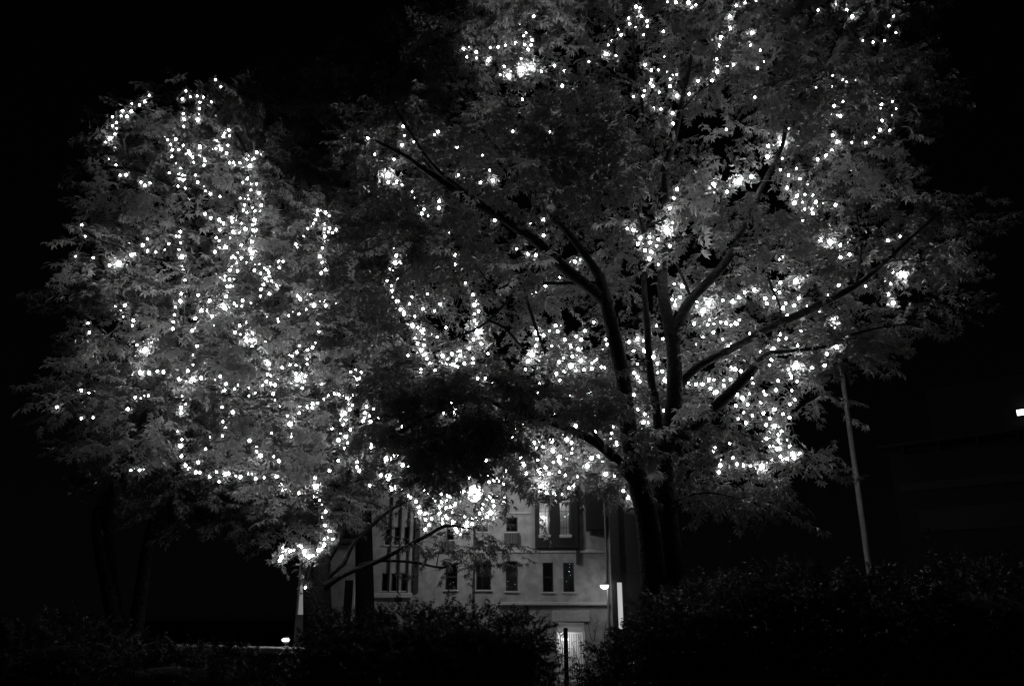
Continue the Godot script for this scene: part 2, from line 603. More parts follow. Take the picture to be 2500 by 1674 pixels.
func wall_with_holes(x0: float, x1: float, y0: float, y1: float, holes: Array, thick: float) -> ArrayMesh:
	# a wall in the plane z = 0 with real openings (x0, x1, y0, y1 each) and their reveals
	var st := begin()
	st.set_smooth_group(-1)
	var xs := [x0, x1]
	var ys := [y0, y1]
	for h in holes:
		for v in [h[0], h[1]]: if not v in xs: xs.append(v)
		for v in [h[2], h[3]]: if not v in ys: ys.append(v)
	xs.sort(); ys.sort()
	for i in xs.size() - 1:
		for j in ys.size() - 1:
			var cx: float = (xs[i] + xs[i + 1]) / 2
			var cy: float = (ys[j] + ys[j + 1]) / 2
			if holes.any(func(h): return cx > h[0] and cx < h[1] and cy > h[2] and cy < h[3]): continue
			quad(st, Vector3(xs[i], ys[j], 0), Vector3(xs[i], ys[j + 1], 0), Vector3(xs[i + 1], ys[j + 1], 0), Vector3(xs[i + 1], ys[j], 0))
			quad(st, Vector3(xs[i + 1], ys[j], -thick), Vector3(xs[i + 1], ys[j + 1], -thick), Vector3(xs[i], ys[j + 1], -thick), Vector3(xs[i], ys[j], -thick))
	for h in holes + [[x1, x0, y0, y1]]:
		var a := Vector3(h[0], h[2], 0); var b := Vector3(h[1], h[2], 0); var c := Vector3(h[1], h[3], 0); var d := Vector3(h[0], h[3], 0)
		var k := Vector3(0, 0, -thick)
		quad(st, a, a + k, b + k, b); quad(st, b, b + k, c + k, c); quad(st, c, c + k, d + k, d); quad(st, d, d + k, a + k, a)
	return done(st)

func window(root: Node3D, h: Array, lit: bool, back: float) -> void:
	# a sash window set back in its opening: frame (a part) with glass and a middle bar as its pieces
	var w: float = h[1] - h[0]
	var t: float = h[3] - h[2]
	var c := Vector3((h[0] + h[1]) / 2, (h[2] + h[3]) / 2, -back)
	var st := begin()
	st.set_smooth_group(-1)
	var e := 0.05
	for b in [[-w / 2, -w / 2 + e, -t / 2, t / 2], [w / 2 - e, w / 2, -t / 2, t / 2], [-w / 2 + e, w / 2 - e, -t / 2, -t / 2 + e], [-w / 2 + e, w / 2 - e, t / 2 - e, t / 2]]:
		box(st, Vector3(b[0], b[2], -0.04), Vector3(b[1], b[3], 0.03))
	var f := part("window", done(st), M.frame_dark, root, c)
	var gl := part("pane", box_mesh(Vector3(-w / 2 + e, -t / 2 + e, -0.012), Vector3(w / 2 - e, t / 2 - e, -0.004)), M.glass, f)
	part("glazing_bar", box_mesh(Vector3(-w / 2 + e, -0.02, -0.003), Vector3(w / 2 - e, 0.02, 0.02)), M.frame_dark, f)
	part("window_sill", block_mesh(Vector3(w + 0.14, 0.07, 0.16), 0.015), M.stone_trim, f, Vector3(0, -t / 2 - 0.037, back + 0.04))
	if lit: gl.position.z = 0.0

func make_house() -> void:
	var D := 40.0
	var o := at(1250, 1500, D)
	var base_y := -1.4
	var X := func(px: float) -> float: return at(px, 1400, D).x - o.x
	var Y := func(py: float) -> float: return at(1250, py, D).y - base_y
	var root := thing("stone_house", "pale stone house with dark tall windows, a lit bay and a glowing doorway", "house", Vector3(o.x, base_y, -D))
	var holes := []
	var dark := []
	for r in [[1325, 1351, 1373, 1445], [1375, 1402, 1373, 1445], [1235, 1264, 1369, 1443], [1162, 1199, 1369, 1440], [1087, 1117, 1376, 1440], [1236, 1264, 1262, 1298], [1087, 1106, 1285, 1318], [1162, 1190, 1262, 1298],
			[932, 946, 1399, 1442], [955, 968, 1399, 1442], [979, 992, 1399, 1442], [901, 911, 1399, 1442], [935, 947, 1286, 1330], [958, 970, 1286, 1330], [982, 994, 1286, 1330]]:
		var h := [X.call(r[0]), X.call(r[1]), Y.call(r[3]), Y.call(r[2])]
		holes.append(h); dark.append(h)
	var bay := [X.call(1316), X.call(1404), Y.call(1320), Y.call(1200)]
	var door := [X.call(1357), X.call(1423), 0.02, Y.call(1520)]
	holes.append(bay); holes.append(door)
	var x0: float = X.call(893)
	var x1: float = X.call(1487)
	var top: float = Y.call(960)
	part("wall", wall_with_holes(x0, x1, 0.0, top, holes, 0.35), M.stone, root)
	for h in dark: window(root, h, false, 0.2)
	# the rooms behind: back, side walls and floors, so that the glass shows depth
	var st := begin()
	st.set_smooth_group(-1)
	box(st, Vector3(x0, 0, -5.2), Vector3(x1, top, -5.0))
	box(st, Vector3(x0, 0, -5.0), Vector3(x0 + 0.2, top, -0.36))
	box(st, Vector3(x1 - 0.2, 0, -5.0), Vector3(x1, top, -0.36))
	part("inner_wall", done(st), M.room, root)
	for fy in [Y.call(1474), Y.call(1350), Y.call(1180)]:
		part("floor_slab", box_mesh(Vector3(x0 + 0.21, fy - 0.2, -4.99), Vector3(x1 - 0.21, fy, -0.37)), M.room, root)
	part("partition", box_mesh(Vector3(X.call(1300), 0.01, -4.98), Vector3(X.call(1303), top - 0.05, -0.38)), M.room, root)
	part("partition", box_mesh(Vector3(X.call(1425), 0.01, -4.98), Vector3(X.call(1428), top - 0.05, -0.38)), M.room, root)
	# roof
	st = begin()
	st.set_smooth_group(-1)
	var rz := 0.45
	quad(st, Vector3(x0 - 0.4, top, rz), Vector3(x0 - 0.4, top + 3.0, -2.6), Vector3(x1 + 0.4, top + 3.0, -2.6), Vector3(x1 + 0.4, top, rz))
	quad(st, Vector3(x1 + 0.4, top, -5.7), Vector3(x1 + 0.4, top + 3.0, -2.6), Vector3(x0 - 0.4, top + 3.0, -2.6), Vector3(x0 - 0.4, top, -5.7))
	quad(st, Vector3(x0 - 0.4, top, rz), Vector3(x1 + 0.4, top, rz), Vector3(x1 + 0.4, top, -5.7), Vector3(x0 - 0.4, top, -5.7))
	tri(st, Vector3(x0 - 0.4, top, rz), Vector3(x0 - 0.4, top, -5.7), Vector3(x0 - 0.4, top + 3.0, -2.6))
	tri(st, Vector3(x1 + 0.4, top, -5.7), Vector3(x1 + 0.4, top, rz), Vector3(x1 + 0.4, top + 3.0, -2.6))
	part("roof", done(st), M.slate, root)
	# courses and ledges that stand out from the wall
	var ledge := func(called: String, a: float, b: float, y1: float, y2: float, deep: float) -> void:
		var w: float = X.call(b) - X.call(a)
		var t: float = Y.call(y1) - Y.call(y2)
		part(called, block_mesh(Vector3(w, t, deep), 0.03), M.stone_trim, root, Vector3((X.call(a) + X.call(b)) / 2, (Y.call(y1) + Y.call(y2)) / 2, deep / 2 + 0.003))
	ledge.call("string_course", 1020, 1486, 1343, 1350, 0.09)
	ledge.call("string_course", 1218, 1486, 1470, 1478, 0.22)
	ledge.call("string_course", 896, 1008, 1447, 1460, 0.2)
	ledge.call("string_course", 1020, 1300, 1250, 1255, 0.08)
	ledge.call("door_lintel", 1345, 1436, 1490, 1518, 0.12)
	# upright ribs and pipes
	for r in [[942.5, 5, 1200], [951, 3, 1200], [974, 4, 1200], [996, 3, 1200], [1016, 13, 1200], [1412, 9, 1190]]:
		var w: float = X.call(r[0] + r[1] / 2.0) - X.call(r[0] - r[1] / 2.0)
		var b: float = Y.call(1446) if r[0] < 1020 else Y.call(1378)
		var t: float = Y.call(r[2])
		if r[0] == 942.5: continue
		part("wall_rib", block_mesh(Vector3(w, t - b, 0.16), 0.02), M.dark_metal, root, Vector3(X.call(r[0]), (t + b) / 2, 0.083))
	# window box with iron front under one of the small windows
	for r in [[1231, 1266, 1302, 1330], [1084, 1109, 1321, 1342]]:
		var planter := part("window_box", block_mesh(Vector3(X.call(r[1]) - X.call(r[0]), Y.call(r[2]) - Y.call(r[3]), 0.28), 0.02), M.dark_metal, root, Vector3((X.call(r[0]) + X.call(r[1])) / 2, (Y.call(r[2]) + Y.call(r[3])) / 2, 0.145))
		for i in 5:
			part("iron_bar", block_mesh(Vector3(0.03, (Y.call(r[2]) - Y.call(r[3])) * 0.92, 0.03), 0.006), M.post, planter, Vector3((i - 2) * 0.13, 0, 0.157))
	# the bay: a dark frame that stands out, with two narrow lit casements
	var bx := Vector2(X.call(1307), X.call(1413))
	var by := Vector2(Y.call(1338), Y.call(1195))
	var pane := []
	for r in [[1318, 1343], [1369, 1395]]: pane.append([X.call(r[0]), X.call(r[1]), Y.call(1306), Y.call(1224)])
	var fr := part("bay", wall_with_holes(bx.x, bx.y, by.x, by.y, pane, 0.34), M.black_paint, root, Vector3(0, 0, 0.345))
	part("bay_roof", block_mesh(Vector3(bx.y - bx.x + 0.3, 0.12, 0.6), 0.03), M.slate, fr, Vector3((bx.x + bx.y) / 2, by.y + 0.063, -0.1))
	for h in pane:
		var w: float = h[1] - h[0]
		var t: float = h[3] - h[2]
		var c := Vector3((h[0] + h[1]) / 2, (h[2] + h[3]) / 2, 0.25)
		var f := part("casement", box_mesh(Vector3(-w / 2, -t / 2, -0.01), Vector3(w / 2, t / 2, 0.0)), M.glass, root, c)
		part("glazing_bar", box_mesh(Vector3(-0.012, -t / 2, 0.001), Vector3(0.012, t / 2, 0.02)), M.frame_dark, f, Vector3(0.04, 0, 0))
		for q in [-0.3, 0.18]: part("glazing_bar", box_mesh(Vector3(-w / 2, -0.012, 0.001), Vector3(w / 2, 0.012, 0.018)), M.frame_dark, f, Vector3(0, t * q, 0))
		part("sill_flower_box", block_mesh(Vector3(w + 0.1, 0.16, 0.12), 0.03), M.stone_trim, f, Vector3(0, -t / 2 - 0.09, 0.16))
		# a pale curtain hangs at the back of the casement
		st = begin()
		st.set_smooth_group(0)
		for i in 16:
			var xa := lerpf(-w / 2, w / 2, i / 16.0)
			var xb := lerpf(-w / 2, w / 2, (i + 1) / 16.0)
			quad(st, Vector3(xa, -t / 2, 0.03 * sin(i * 1.5)), Vector3(xa, t / 2, 0.03 * sin(i * 1.5)), Vector3(xb, t / 2, 0.03 * sin(i * 1.5 + 1.5)), Vector3(xb, -t / 2, 0.03 * sin(i * 1.5 + 1.5)))
		part("curtain", done(st), M.curtain, f, Vector3(0, 0, -0.75))
	# ceiling lamp of that room, seen through the first casement
	var lamp := part("room_or_fill_lamp", lathe_mesh([Vector2(0, -0.05), Vector2(0.13, -0.03), Vector2(0.17, 0.03), Vector2(0.06, 0.09), Vector2(0, 0.1)], 16), M.lamp_bright, root, Vector3(X.call(1328), Y.call(1263), -0.25))
	omni(lamp, Vector3(0, -0.02, 0), 0.35, 0.12)
	var lamp2 := part("room_or_fill_lamp", lathe_mesh([Vector2(0, -0.05), Vector2(0.1, -0.03), Vector2(0.12, 0.03), Vector2(0.05, 0.08), Vector2(0, 0.09)], 16), M.lamp_bright, root, Vector3(X.call(1381), Y.call(1208), -0.22))  # added out of sight above the second casement to brighten its curtain
	omni(lamp2, Vector3(0, -0.02, 0), 0.5, 0.1)
	# doorway: a porch room with a slatted glowing screen behind it
	var dw: float = door[1] - door[0]
	var dc: float = (door[0] + door[1]) / 2
	var dt: float = door[3]
	part("door_fascia", block_mesh(Vector3(dw - 0.02, 0.42, 0.06), 0.01), M.curtain, root, Vector3(dc, dt - 0.22, -0.12))
	for i in 12:
		part("door_slat", block_mesh(Vector3(0.045, dt - 0.5, 0.03), 0.006), M.stone_trim, root, Vector3(door[0] + dw * (i + 0.5) / 12.0, (dt - 0.46) / 2, -0.15))
	var pl := part("porch_lamp", lathe_mesh([Vector2(0, -0.08), Vector2(0.14, -0.06), Vector2(0.18, 0.0), Vector2(0.14, 0.04), Vector2(0, 0.05)], 16), M.lamp_bright, root, Vector3(dc - 0.2, dt - 0.75, -1.0))
	omni(pl, Vector3(0, -0.02, 0), 0.9, 0.15)
	part("porch_wall", box_mesh(Vector3(door[0] - 0.6, 0.01, -1.6), Vector3(door[1] + 0.6, dt + 0.3, -1.5)), M.curtain, root)
	for s in [door[0] - 0.6, door[1] + 0.5]: part("porch_wall", box_mesh(Vector3(s, 0.01, -1.49), Vector3(s + 0.1, dt + 0.3, -0.37)), M.curtain, root)
	part("step", block_mesh(Vector3(dw + 0.5, 0.16, 0.5), 0.02), M.stone_trim, root, Vector3(dc, 0.05, 0.26))
	# lamp on an arm high on the wall, that washes the front with light
	var ap := Vector3(X.call(1345), Y.call(1090), 0.0)
	var arm := part("lamp_arm", tube_mesh([ap + Vector3(0, -0.3, 0.0), ap + Vector3(0, 0.2, 0.5), ap + Vector3(0, 0.3, 1.6), ap + Vector3(0, 0.14, 1.9)], [0.03, 0.03, 0.025, 0.025], 8), M.post, root)
	part("lamp_shade", lathe_mesh([Vector2(0.3, 0.0), Vector2(0.26, 0.06), Vector2(0.08, 0.14), Vector2(0, 0.15)], 18), M.post, arm, ap + Vector3(0, 0, 1.9))
	var wash := part("wall_lamp_bulb", lathe_mesh([Vector2(0, -0.12), Vector2(0.1, -0.08), Vector2(0.12, -0.03), Vector2(0.06, -0.005), Vector2(0, -0.004)], 14), M.lamp_bright, arm, ap + Vector3(0, 0, 1.9))
	omni(wash, Vector3(0, -0.06, 0), 4.3, 0.1)
	# dark oriel that hangs at the corner
	st = begin()
	st.set_smooth_group(-1)
	var ox: float = X.call(1434)
	var oe: float = X.call(1478)
	box(st, Vector3(ox, Y.call(1296), 0.004), Vector3(oe, Y.call(1160), 0.7))
	box(st, Vector3(ox + 0.2, Y.call(1306), 0.004), Vector3(oe - 0.06, Y.call(1296) - 0.003, 0.6))
	part("oriel", done(st), M.black_paint, root)
	# right wing, standing forward and unlit, with one tall lit slit
	var wx: float = X.call(1488)
	var we: float = X.call(1640)
	var slit := [X.call(1500), X.call(1513), Y.call(1534), Y.call(1423)]
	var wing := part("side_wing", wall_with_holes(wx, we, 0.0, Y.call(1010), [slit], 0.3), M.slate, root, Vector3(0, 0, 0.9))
	part("wing_side", box_mesh(Vector3(wx, 0, -0.004), Vector3(wx + 0.12, Y.call(1010), 0.59)), M.stone, root)
	part("slit_blind", box_mesh(Vector3(slit[0] - 0.1, slit[2] - 0.1, 0.3), Vector3(slit[1] + 0.1, slit[3] + 0.1, 0.34)), M.lit_blind, root)

func omni(parent: Node3D, p: Vector3, energy: float, size: float) -> OmniLight3D:
	var l := OmniLight3D.new()
	l.name = "lamp_light"
	l.position = p
	l.light_energy = energy
	l.light_size = size
	l.omni_range = 30.0
	l.omni_attenuation = 2.0
	l.shadow_enabled = true
	parent.add_child(l, true)
	return l

func make_wall_lamp() -> void:
	var p := at(1476, 1431, 38.6)
	var y0 := ground_height(p.x, p.z)
	var root := thing("bowl_lamp", "slim post with a bright half-bowl lamp beside the house corner", "lamp", Vector3(p.x, y0, p.z))
	var h := p.y - y0
	var top := at(1476, 1180, 38.6).y - y0
	part("pole", lathe_mesh([Vector2(0.0, 0.0), Vector2(0.12, 0.0), Vector2(0.1, 0.3), Vector2(0.06, 0.4), Vector2(0.055, top), Vector2(0, top + 0.05)], 12), M.post, root, Vector3(0.16, 0, -0.1))
	part("bracket", tube_mesh([Vector3(0.16, h + 0.12, -0.1), Vector3(0.08, h + 0.2, -0.05), Vector3(0, h + 0.12, 0)], [0.02, 0.018, 0.018], 6), M.post, root)
	part("lamp_cap", lathe_mesh([Vector2(0.215, h + 0.06), Vector2(0.2, h + 0.1), Vector2(0.05, h + 0.13), Vector2(0, h + 0.13)], 18), M.post, root)
	var b := part("lamp_bowl", lathe_mesh([Vector2(0, h - 0.13), Vector2(0.1, h - 0.11), Vector2(0.17, h - 0.06), Vector2(0.2, h + 0.02), Vector2(0.2, h + 0.055), Vector2(0, h + 0.056)], 18), M.lamp_bright, root)
	omni(b, Vector3(0, h - 0.03, 0), 0.5, 0.1)

func make_porch() -> void:
	# low lit wing that shows behind the stubby trunk
	var D := 37.6
	var o := at(800, 1500, D)
	var base_y := -1.4
	var X := func(px: float) -> float: return at(px, 1430, D).x - o.x
	var Y := func(py: float) -> float: return at(800, py, D).y - base_y
	var root := thing("garden_pavilion", "low pale pavilion with slim lit openings behind the stubby trunk", "pavilion", Vector3(o.x, base_y, -D))
	var holes := []
	for r in [[731, 746, 1428, 1500], [799, 806, 1478, 1499], [840, 861, 1416, 1520]]: holes.append([X.call(r[0]), X.call(r[1]), Y.call(r[3]), Y.call(r[2])])
	part("wall", wall_with_holes(X.call(727), X.call(872), 0.0, Y.call(1330), holes, 0.25), M.stone, root)
	for i in 2:
		var h: Array = holes[i]
		var f := part("window", box_mesh(Vector3(h[0], h[2], -0.15), Vector3(h[1], h[3], -0.14)), M.dim_blind, root)
		part("glazing_bar", box_mesh(Vector3(h[0], lerpf(h[2], h[3], 0.7), -0.139), Vector3(h[1], lerpf(h[2], h[3], 0.73), -0.11)), M.frame_dark, f)
	part("door", block_mesh(Vector3(holes[2][1] - holes[2][0], holes[2][3] - holes[2][2], 0.05), 0.01), M.dark_metal, root, Vector3((holes[2][0] + holes[2][1]) / 2, (holes[2][2] + holes[2][3]) / 2, -0.18))
	part("door_jamb", block_mesh(Vector3(X.call(868) - X.call(862), Y.call(1414) - 0.0, 0.08), 0.01), M.white_paint, root, Vector3(X.call(865), Y.call(1414) / 2, 0.043))
	part("roof", block_mesh(Vector3(X.call(880) - X.call(722), 0.25, 0.7), 0.05), M.slate, root, Vector3((X.call(880) + X.call(722)) / 2, Y.call(1330) + 0.13, -0.1))

func make_dark_building() -> void:
	# the unlit block beyond the tall lamp
	var a := at(2230, 1500, 33.0)
	var b := at(2640, 1500, 29.3)
	var dir := b - a
	dir.y = 0
	var root := thing("dark_building", "unlit block with pale level bands and one bright window, beyond the tall lamp", "building", Vector3(a.x, -0.6, a.z))
	root.rotation.y = atan2(-dir.z, dir.x)
	var L := dir.length()
	var eave := at(2490, 1064, 30.5).y + 0.6
	var y2 := at(2400, 1180, 31.5).y + 0.6
	var y3 := at(2400, 1265, 31.5).y + 0.6
	var win_y := at(2490, 1019, 30.5).y + 0.6
	part("wall", box_mesh(Vector3(0, 0, -8), Vector3(L, eave - 0.2, -0.02)), M.dull_wall, root)
	part("band", block_mesh(Vector3(L - 0.5, 0.34, 0.12), 0.02), M.dull_band, root, Vector3(L / 2, y2, 0.045))
	part("band", block_mesh(Vector3(L - 1.0, 0.9, 0.1), 0.02), M.dull_band, root, Vector3(L / 2 + 0.3, y3, 0.034))
	part("eave", block_mesh(Vector3(L + 0.4, 0.09, 1.0), 0.02), M.dull_band, root, Vector3(L / 2, eave, 0.1))
	part("upper_wall", box_mesh(Vector3(1.6, eave + 0.05, -7), Vector3(L, eave + 2.4, -0.8)), M.dull_wall, root)
	var wx := L * 0.645 + 1.65
	var f := part("window", block_mesh(Vector3(1.0, 0.3, 0.06), 0.01), M.frame_dark, root, Vector3(wx, win_y + 0.15, -0.77))
	var p := part("lit_pane", box_mesh(Vector3(-0.46, -0.11, 0.0), Vector3(0.46, 0.11, 0.01)), M.lamp_bright, f, Vector3(0, 0, 0.032))
	omni(p, Vector3(0, 0, 0.15), 0.05, 0.1)
	for i in 4: part("eave_bracket", block_mesh(Vector3(0.08, 0.3, 0.4), 0.01), M.dull_wall, root, Vector3(L * (i + 0.5) / 4.0, eave - 0.2, 0.2))

func make_low_wall() -> void:
	var a := at(540, 1576, 14.6)
	var b := at(712, 1576, 13.8)
	var root := thing("garden_wall", "low dark garden wall with coping stones lit at one end", "wall", Vector3(a.x, 0, a.z))
	root.rotation.y = atan2(-(b - a).z, (b - a).x)
	var L := Vector2(b.x - a.x, b.z - a.z).length()
	var h := a.y
	part("wall_body", box_mesh(Vector3(-5, -0.2, -0.14), Vector3(L + 0.3, h - 0.09, 0.14)), M.slate, root)
	var x := -5.0
	while x < L + 0.2:
		var w := rng.randf_range(0.42, 0.6)
		part("coping_stone", block_mesh(Vector3(w - 0.02, 0.09, 0.36), 0.015), M.stone, root, Vector3(x + w / 2, h - 0.044 + rng.randf_range(-0.006, 0.006), 0))
		x += w
	var p := at(700, 1560, 13.9)
	var lamp := thing("spot_lamp", "small glaring spot lamp standing on the end of the garden wall", "spot lamp", Vector3(p.x, h + 0.0, p.z))
	part("stand", lathe_mesh([Vector2(0, 0), Vector2(0.05, 0), Vector2(0.05, 0.02), Vector2(0.015, 0.03), Vector2(0.015, 0.07), Vector2(0, 0.07)], 10), M.post, lamp)
	part("housing", tube_mesh([Vector3(0.0, 0.11, -0.09), Vector3(0, 0.11, 0.02), Vector3(0, 0.11, 0.045)], [0.04, 0.06, 0.062], 12), M.post, lamp)
	var lens := part("lamp_lens", lathe_mesh([Vector2(0, -0.02), Vector2(0.05, -0.015), Vector2(0.065, 0.01), Vector2(0.04, 0.03), Vector2(0, 0.032)], 12), M.lamp_bright, lamp, Vector3(0, 0.11, 0.075))
	omni(lens, Vector3(0, 0, 0.0), 0.03, 0.05)

func make_gate_post() -> void:
	var p := at(1383, 1640, 12.5)
	var top := at(1383, 1532, 12.5).y
	var root := thing("fence_post", "dark wooden post standing before the glowing doorway", "post", Vector3(p.x, 0, p.z))
	part("post", block_mesh(Vector3(0.065, top, 0.065), 0.012), M.bark, root, Vector3(0, top / 2, 0))
	part("wire_staple", tube_mesh([Vector3(0.05, top * 0.8, 0.04), Vector3(0, top * 0.8, 0.05), Vector3(-0.05, top * 0.8, 0.04)], [0.004, 0.004, 0.004], 4), M.wire, root)
	for s in [[1388, 12.3, 9, "leggy rose stems straggling round the dark wooden post"], [1455, 12.0, 5, "thin leafy stems standing tall before the house corner"]]:
		var q := at(s[0], 1660, s[1])
		var plant := thing("rose_bush", s[3], "rose bush", Vector3(q.x, 0, q.z))
		for i in s[2]:
			var x := rng.randf_range(-0.27, 0.27)
			var st := begin()
			st.set_smooth_group(-1)
			var tall := rng.randf_range(0.85, 1.55)
			var pts := []
			var lean := rng.randf_range(-0.3, 0.3)
			var z := rng.randf_range(-0.2, 0.2)
			for k in 9:
				var t := k / 8.0
				pts.append(Vector3(x + lean * t * t + 0.03 * sin(k * 2.0 + i), tall * t, z + 0.02 * cos(k * 1.7)))
			tube(st, pts, [0.009, 0.008, 0.008, 0.007, 0.006, 0.006, 0.005, 0.004, 0.003], 5)
			var stem := part("stem", done(st), M.bark, plant)
			for k in 15:
				var t := rng.randf_range(0.4, 1.0)
				var c: Vector3 = pts[int(t * 7.99)].lerp(pts[int(t * 7.99) + 1], fposmod(t * 7.99, 1.0))
				var l := begin()
				l.set_smooth_group(-1)
				var b := Basis(Vector3.UP, rng.randf() * TAU) * Basis(Vector3.BACK, rng.randf_range(-0.6, 0.7))
				var e := b.x * rng.randf_range(0.07, 0.13)
				var w := b.z * 0.028
				tri(l, Vector3.ZERO, e * 0.45 + w, e)
				tri(l, Vector3.ZERO, e, e * 0.45 - w)
				part("leaf", done(l), M.leaf, stem, c)

func make_plaque() -> void:
	var p := at(245, 1305, 14.9)
	var root := thing("bird_box", "small pale bird box fixed to a dark stem", "bird box", p)
	part("box_body", block_mesh(Vector3(0.14, 0.19, 0.12), 0.012), M.white_paint, root)
	part("box_roof", block_mesh(Vector3(0.18, 0.02, 0.17), 0.006), M.bark, root, Vector3(0, 0.108, 0.01))
	part("entrance_hole", lathe_mesh([Vector2(0, 0), Vector2(0.022, 0), Vector2(0.022, 0.006), Vector2(0, 0.006)], 12), M.wire, root, Vector3(0, 0.03, 0.06)).rotation.x = PI / 2

func strings_left(g: Grown) -> void:
	var k := 0.42735
	light_string("bulbs curling round the outermost upper twigs of the tree beside the dark wall", 0, 0, k, 14.4, 0.6, [850,545,0, 825,580,1, 795,600,0, 752,592,0, 748,636,1, 698,632,1, 690,660,0, 722,665,1, 640,668,0, 662,700,0, 640,718,1, 665,732,0, 655,765,0, 625,790,2, 600,812,0, 655,845,0, 625,908,1, 660,942,0, 685,1000,0, 718,998,1, 805,1040,1, 825,1060,1, 857,1043,1], g)
	light_string("bulbs hanging in two short plumb rows below a lit leaf tuft at a crown top", 0, 0, k, 14.6, 0.4, [1230,455,0, 1260,495,0, 1060,520,0, 1040,565,1, 1085,552,0, 1125,548,0, 1140,585,1, 1160,555,0, 1138,620,1, 1133,650,0, 1127,683,2, 1045,648,0, 1048,680,2, 1048,722,0, 1205,582,0], g)
	light_string("bulbs bunched thickly above a bare slanting limb, ending in a row along it", 0, 0, k, 14.5, 0.6, [935,778,0, 952,798,1, 1002,795,1, 940,808,0, 975,825,1, 983,855,1, 1020,857,1, 978,893,1, 1045,830,0, 1140,838,2, 1075,865,1, 1060,880,0, 1085,882,1, 1098,896,1, 1138,886,1, 1165,902,0, 1170,918,1, 1105,928,1, 1163,943,1, 1005,933,0, 1000,957,1, 1030,965,1, 965,988,0, 1018,993,1, 1040,1000,0, 1058,1000,0, 1025,1020,1, 1045,1028,1, 1055,1022,0, 1128,1040,1, 1115,1000,0, 1158,1063,1, 1173,1090,0, 1200,1107,1, 1015,1063,0, 1055,1075,1, 1070,1105,1, 1088,1138,1, 1255,1122,0], g)
	light_string("bulbs zigzagging down a slim leader above the glowing column of leaves", 0, 0, k, 14.7, 0.6, [1307,743,1, 1282,760,0, 1275,778,1, 1310,775,0, 1235,803,1, 1248,835,0, 1213,858,1, 1232,848,0, 1262,853,2, 1300,830,0, 1292,875,1, 1310,930,1, 1338,930,2, 1370,928,1, 1408,912,2, 1422,888,0, 1440,910,1, 1450,905,0, 1465,870,1, 1490,880,0, 1425,950,2, 1412,1020,1, 1385,1043,0, 1433,1048,1, 1462,1050,1, 1465,1068,0, 1478,1103,2, 1432,1085,0, 1415,1112,0, 1370,1132,0, 1400,1135,0, 1418,1135,1, 1468,1135,0, 1447,1157,0, 1460,1165,0, 1395,1170,1, 1492,1172,2, 1443,1188,0, 1390,1200,1, 1410,1212,1, 1387,1220,0, 1455,1205,0, 1483,1203,0], g)
	light_string("close-set bulbs wound up a leader in a bright upright column", 0, 0, k, 14.9, 0.3, [1452,1257,2, 1455,1285,2, 1440,1285,0, 1443,1315,1, 1455,1318,1, 1465,1310,0, 1455,1345,2, 1440,1350,0, 1438,1380,2, 1437,1445,3, 1437,1475,1, 1452,1505,1, 1478,1507,0, 1452,1545,1], g)
	light_string("bulbs scattered over short twigs beside the bright upright column", 0, 0, k, 14.6, 0.6, [1170,1222,1, 1202,1245,1, 1250,1255,1, 1260,1268,0, 1275,1277,1, 1255,1313,1, 1325,1245,2, 1325,1266,1, 1377,1278,1, 1330,1325,2, 1340,1335,1, 1365,1325,2, 1400,1308,2, 1312,1360,0, 1345,1355,0, 1355,1372,1, 1232,1360,1, 1250,1375,0, 1272,1380,0, 1250,1415,0, 1287,1412,2, 1227,1438,1, 1377,1400,1, 1357,1443,0, 1330,1465,0, 1320,1472,0, 1345,1475,0, 1377,1477,2, 1405,1500,0, 1347,1500,2, 1320,1517,1, 1312,1542,1, 1355,1548,1], g)
	light_string("bulbs along dark twisting twigs, with one glaring bulb near the outer end", 0, 0, k, 14.1, 0.5, [465,1285,0, 450,1300,0, 485,1350,0, 585,1380,0, 430,1465,0, 530,1472,0, 625,1515,1, 677,1505,3, 815,1400,1, 840,1365,0, 840,1433,1, 888,1440,0, 940,1427,0, 962,1392,0, 1005,1348,0, 1028,1325,1, 1022,1350,0, 1030,1385,0, 1020,1423,0, 1038,1465,2, 1040,1517,0, 1045,1540,1, 750,1455,2, 765,1450,0], g)
	light_string("bulbs in a plumb row dropping from the dark twisting twigs", 0, 500, k, 14.0, 0.3, [1055,428,1, 1035,507,1, 1027,550,2, 1000,585,0, 995,628,0, 988,672,1, 985,708,1], g)
	light_string("bulbs massed where the bright upright column meets the middle of the crown", 0, 500, k, 14.6, 0.8, [1285,405,1, 1283,427,1, 1310,425,1, 1335,420,0, 1297,465,1, 1315,465,1, 1330,462,0, 1298,495,1, 1290,525,2, 1275,570,2, 1283,590,3, 1150,603,2, 1180,603,1, 1195,548,2, 1130,515,1, 1208,638,2, 1113,648,2, 1225,688,1, 1110,707,1, 1097,717,1, 1335,563,1, 1350,577,0, 1385,545,1, 1380,578,0, 1432,560,0, 1340,728,1, 1370,740,0, 1397,765,3, 1440,730,0, 1430,770,0, 1438,805,1, 1367,690,1, 1407,673,0, 1515,780,0, 1535,735,0], g)
	light_string("bulbs lying over level leaf layers, three of them glaring in dark gaps", 0, 500, k, 13.9, 0.7, [827,828,3, 780,800,0, 865,783,0, 800,958,2, 753,968,0, 850,960,1, 898,950,1, 932,955,1, 1070,948,1, 1023,995,2, 1098,998,3, 1147,990,1, 1100,912,0, 1103,860,0, 1123,807,1, 760,660,1, 755,690,0, 500,675,0, 508,728,0, 655,580,0, 710,573,1, 690,600,0, 700,637,0], g)
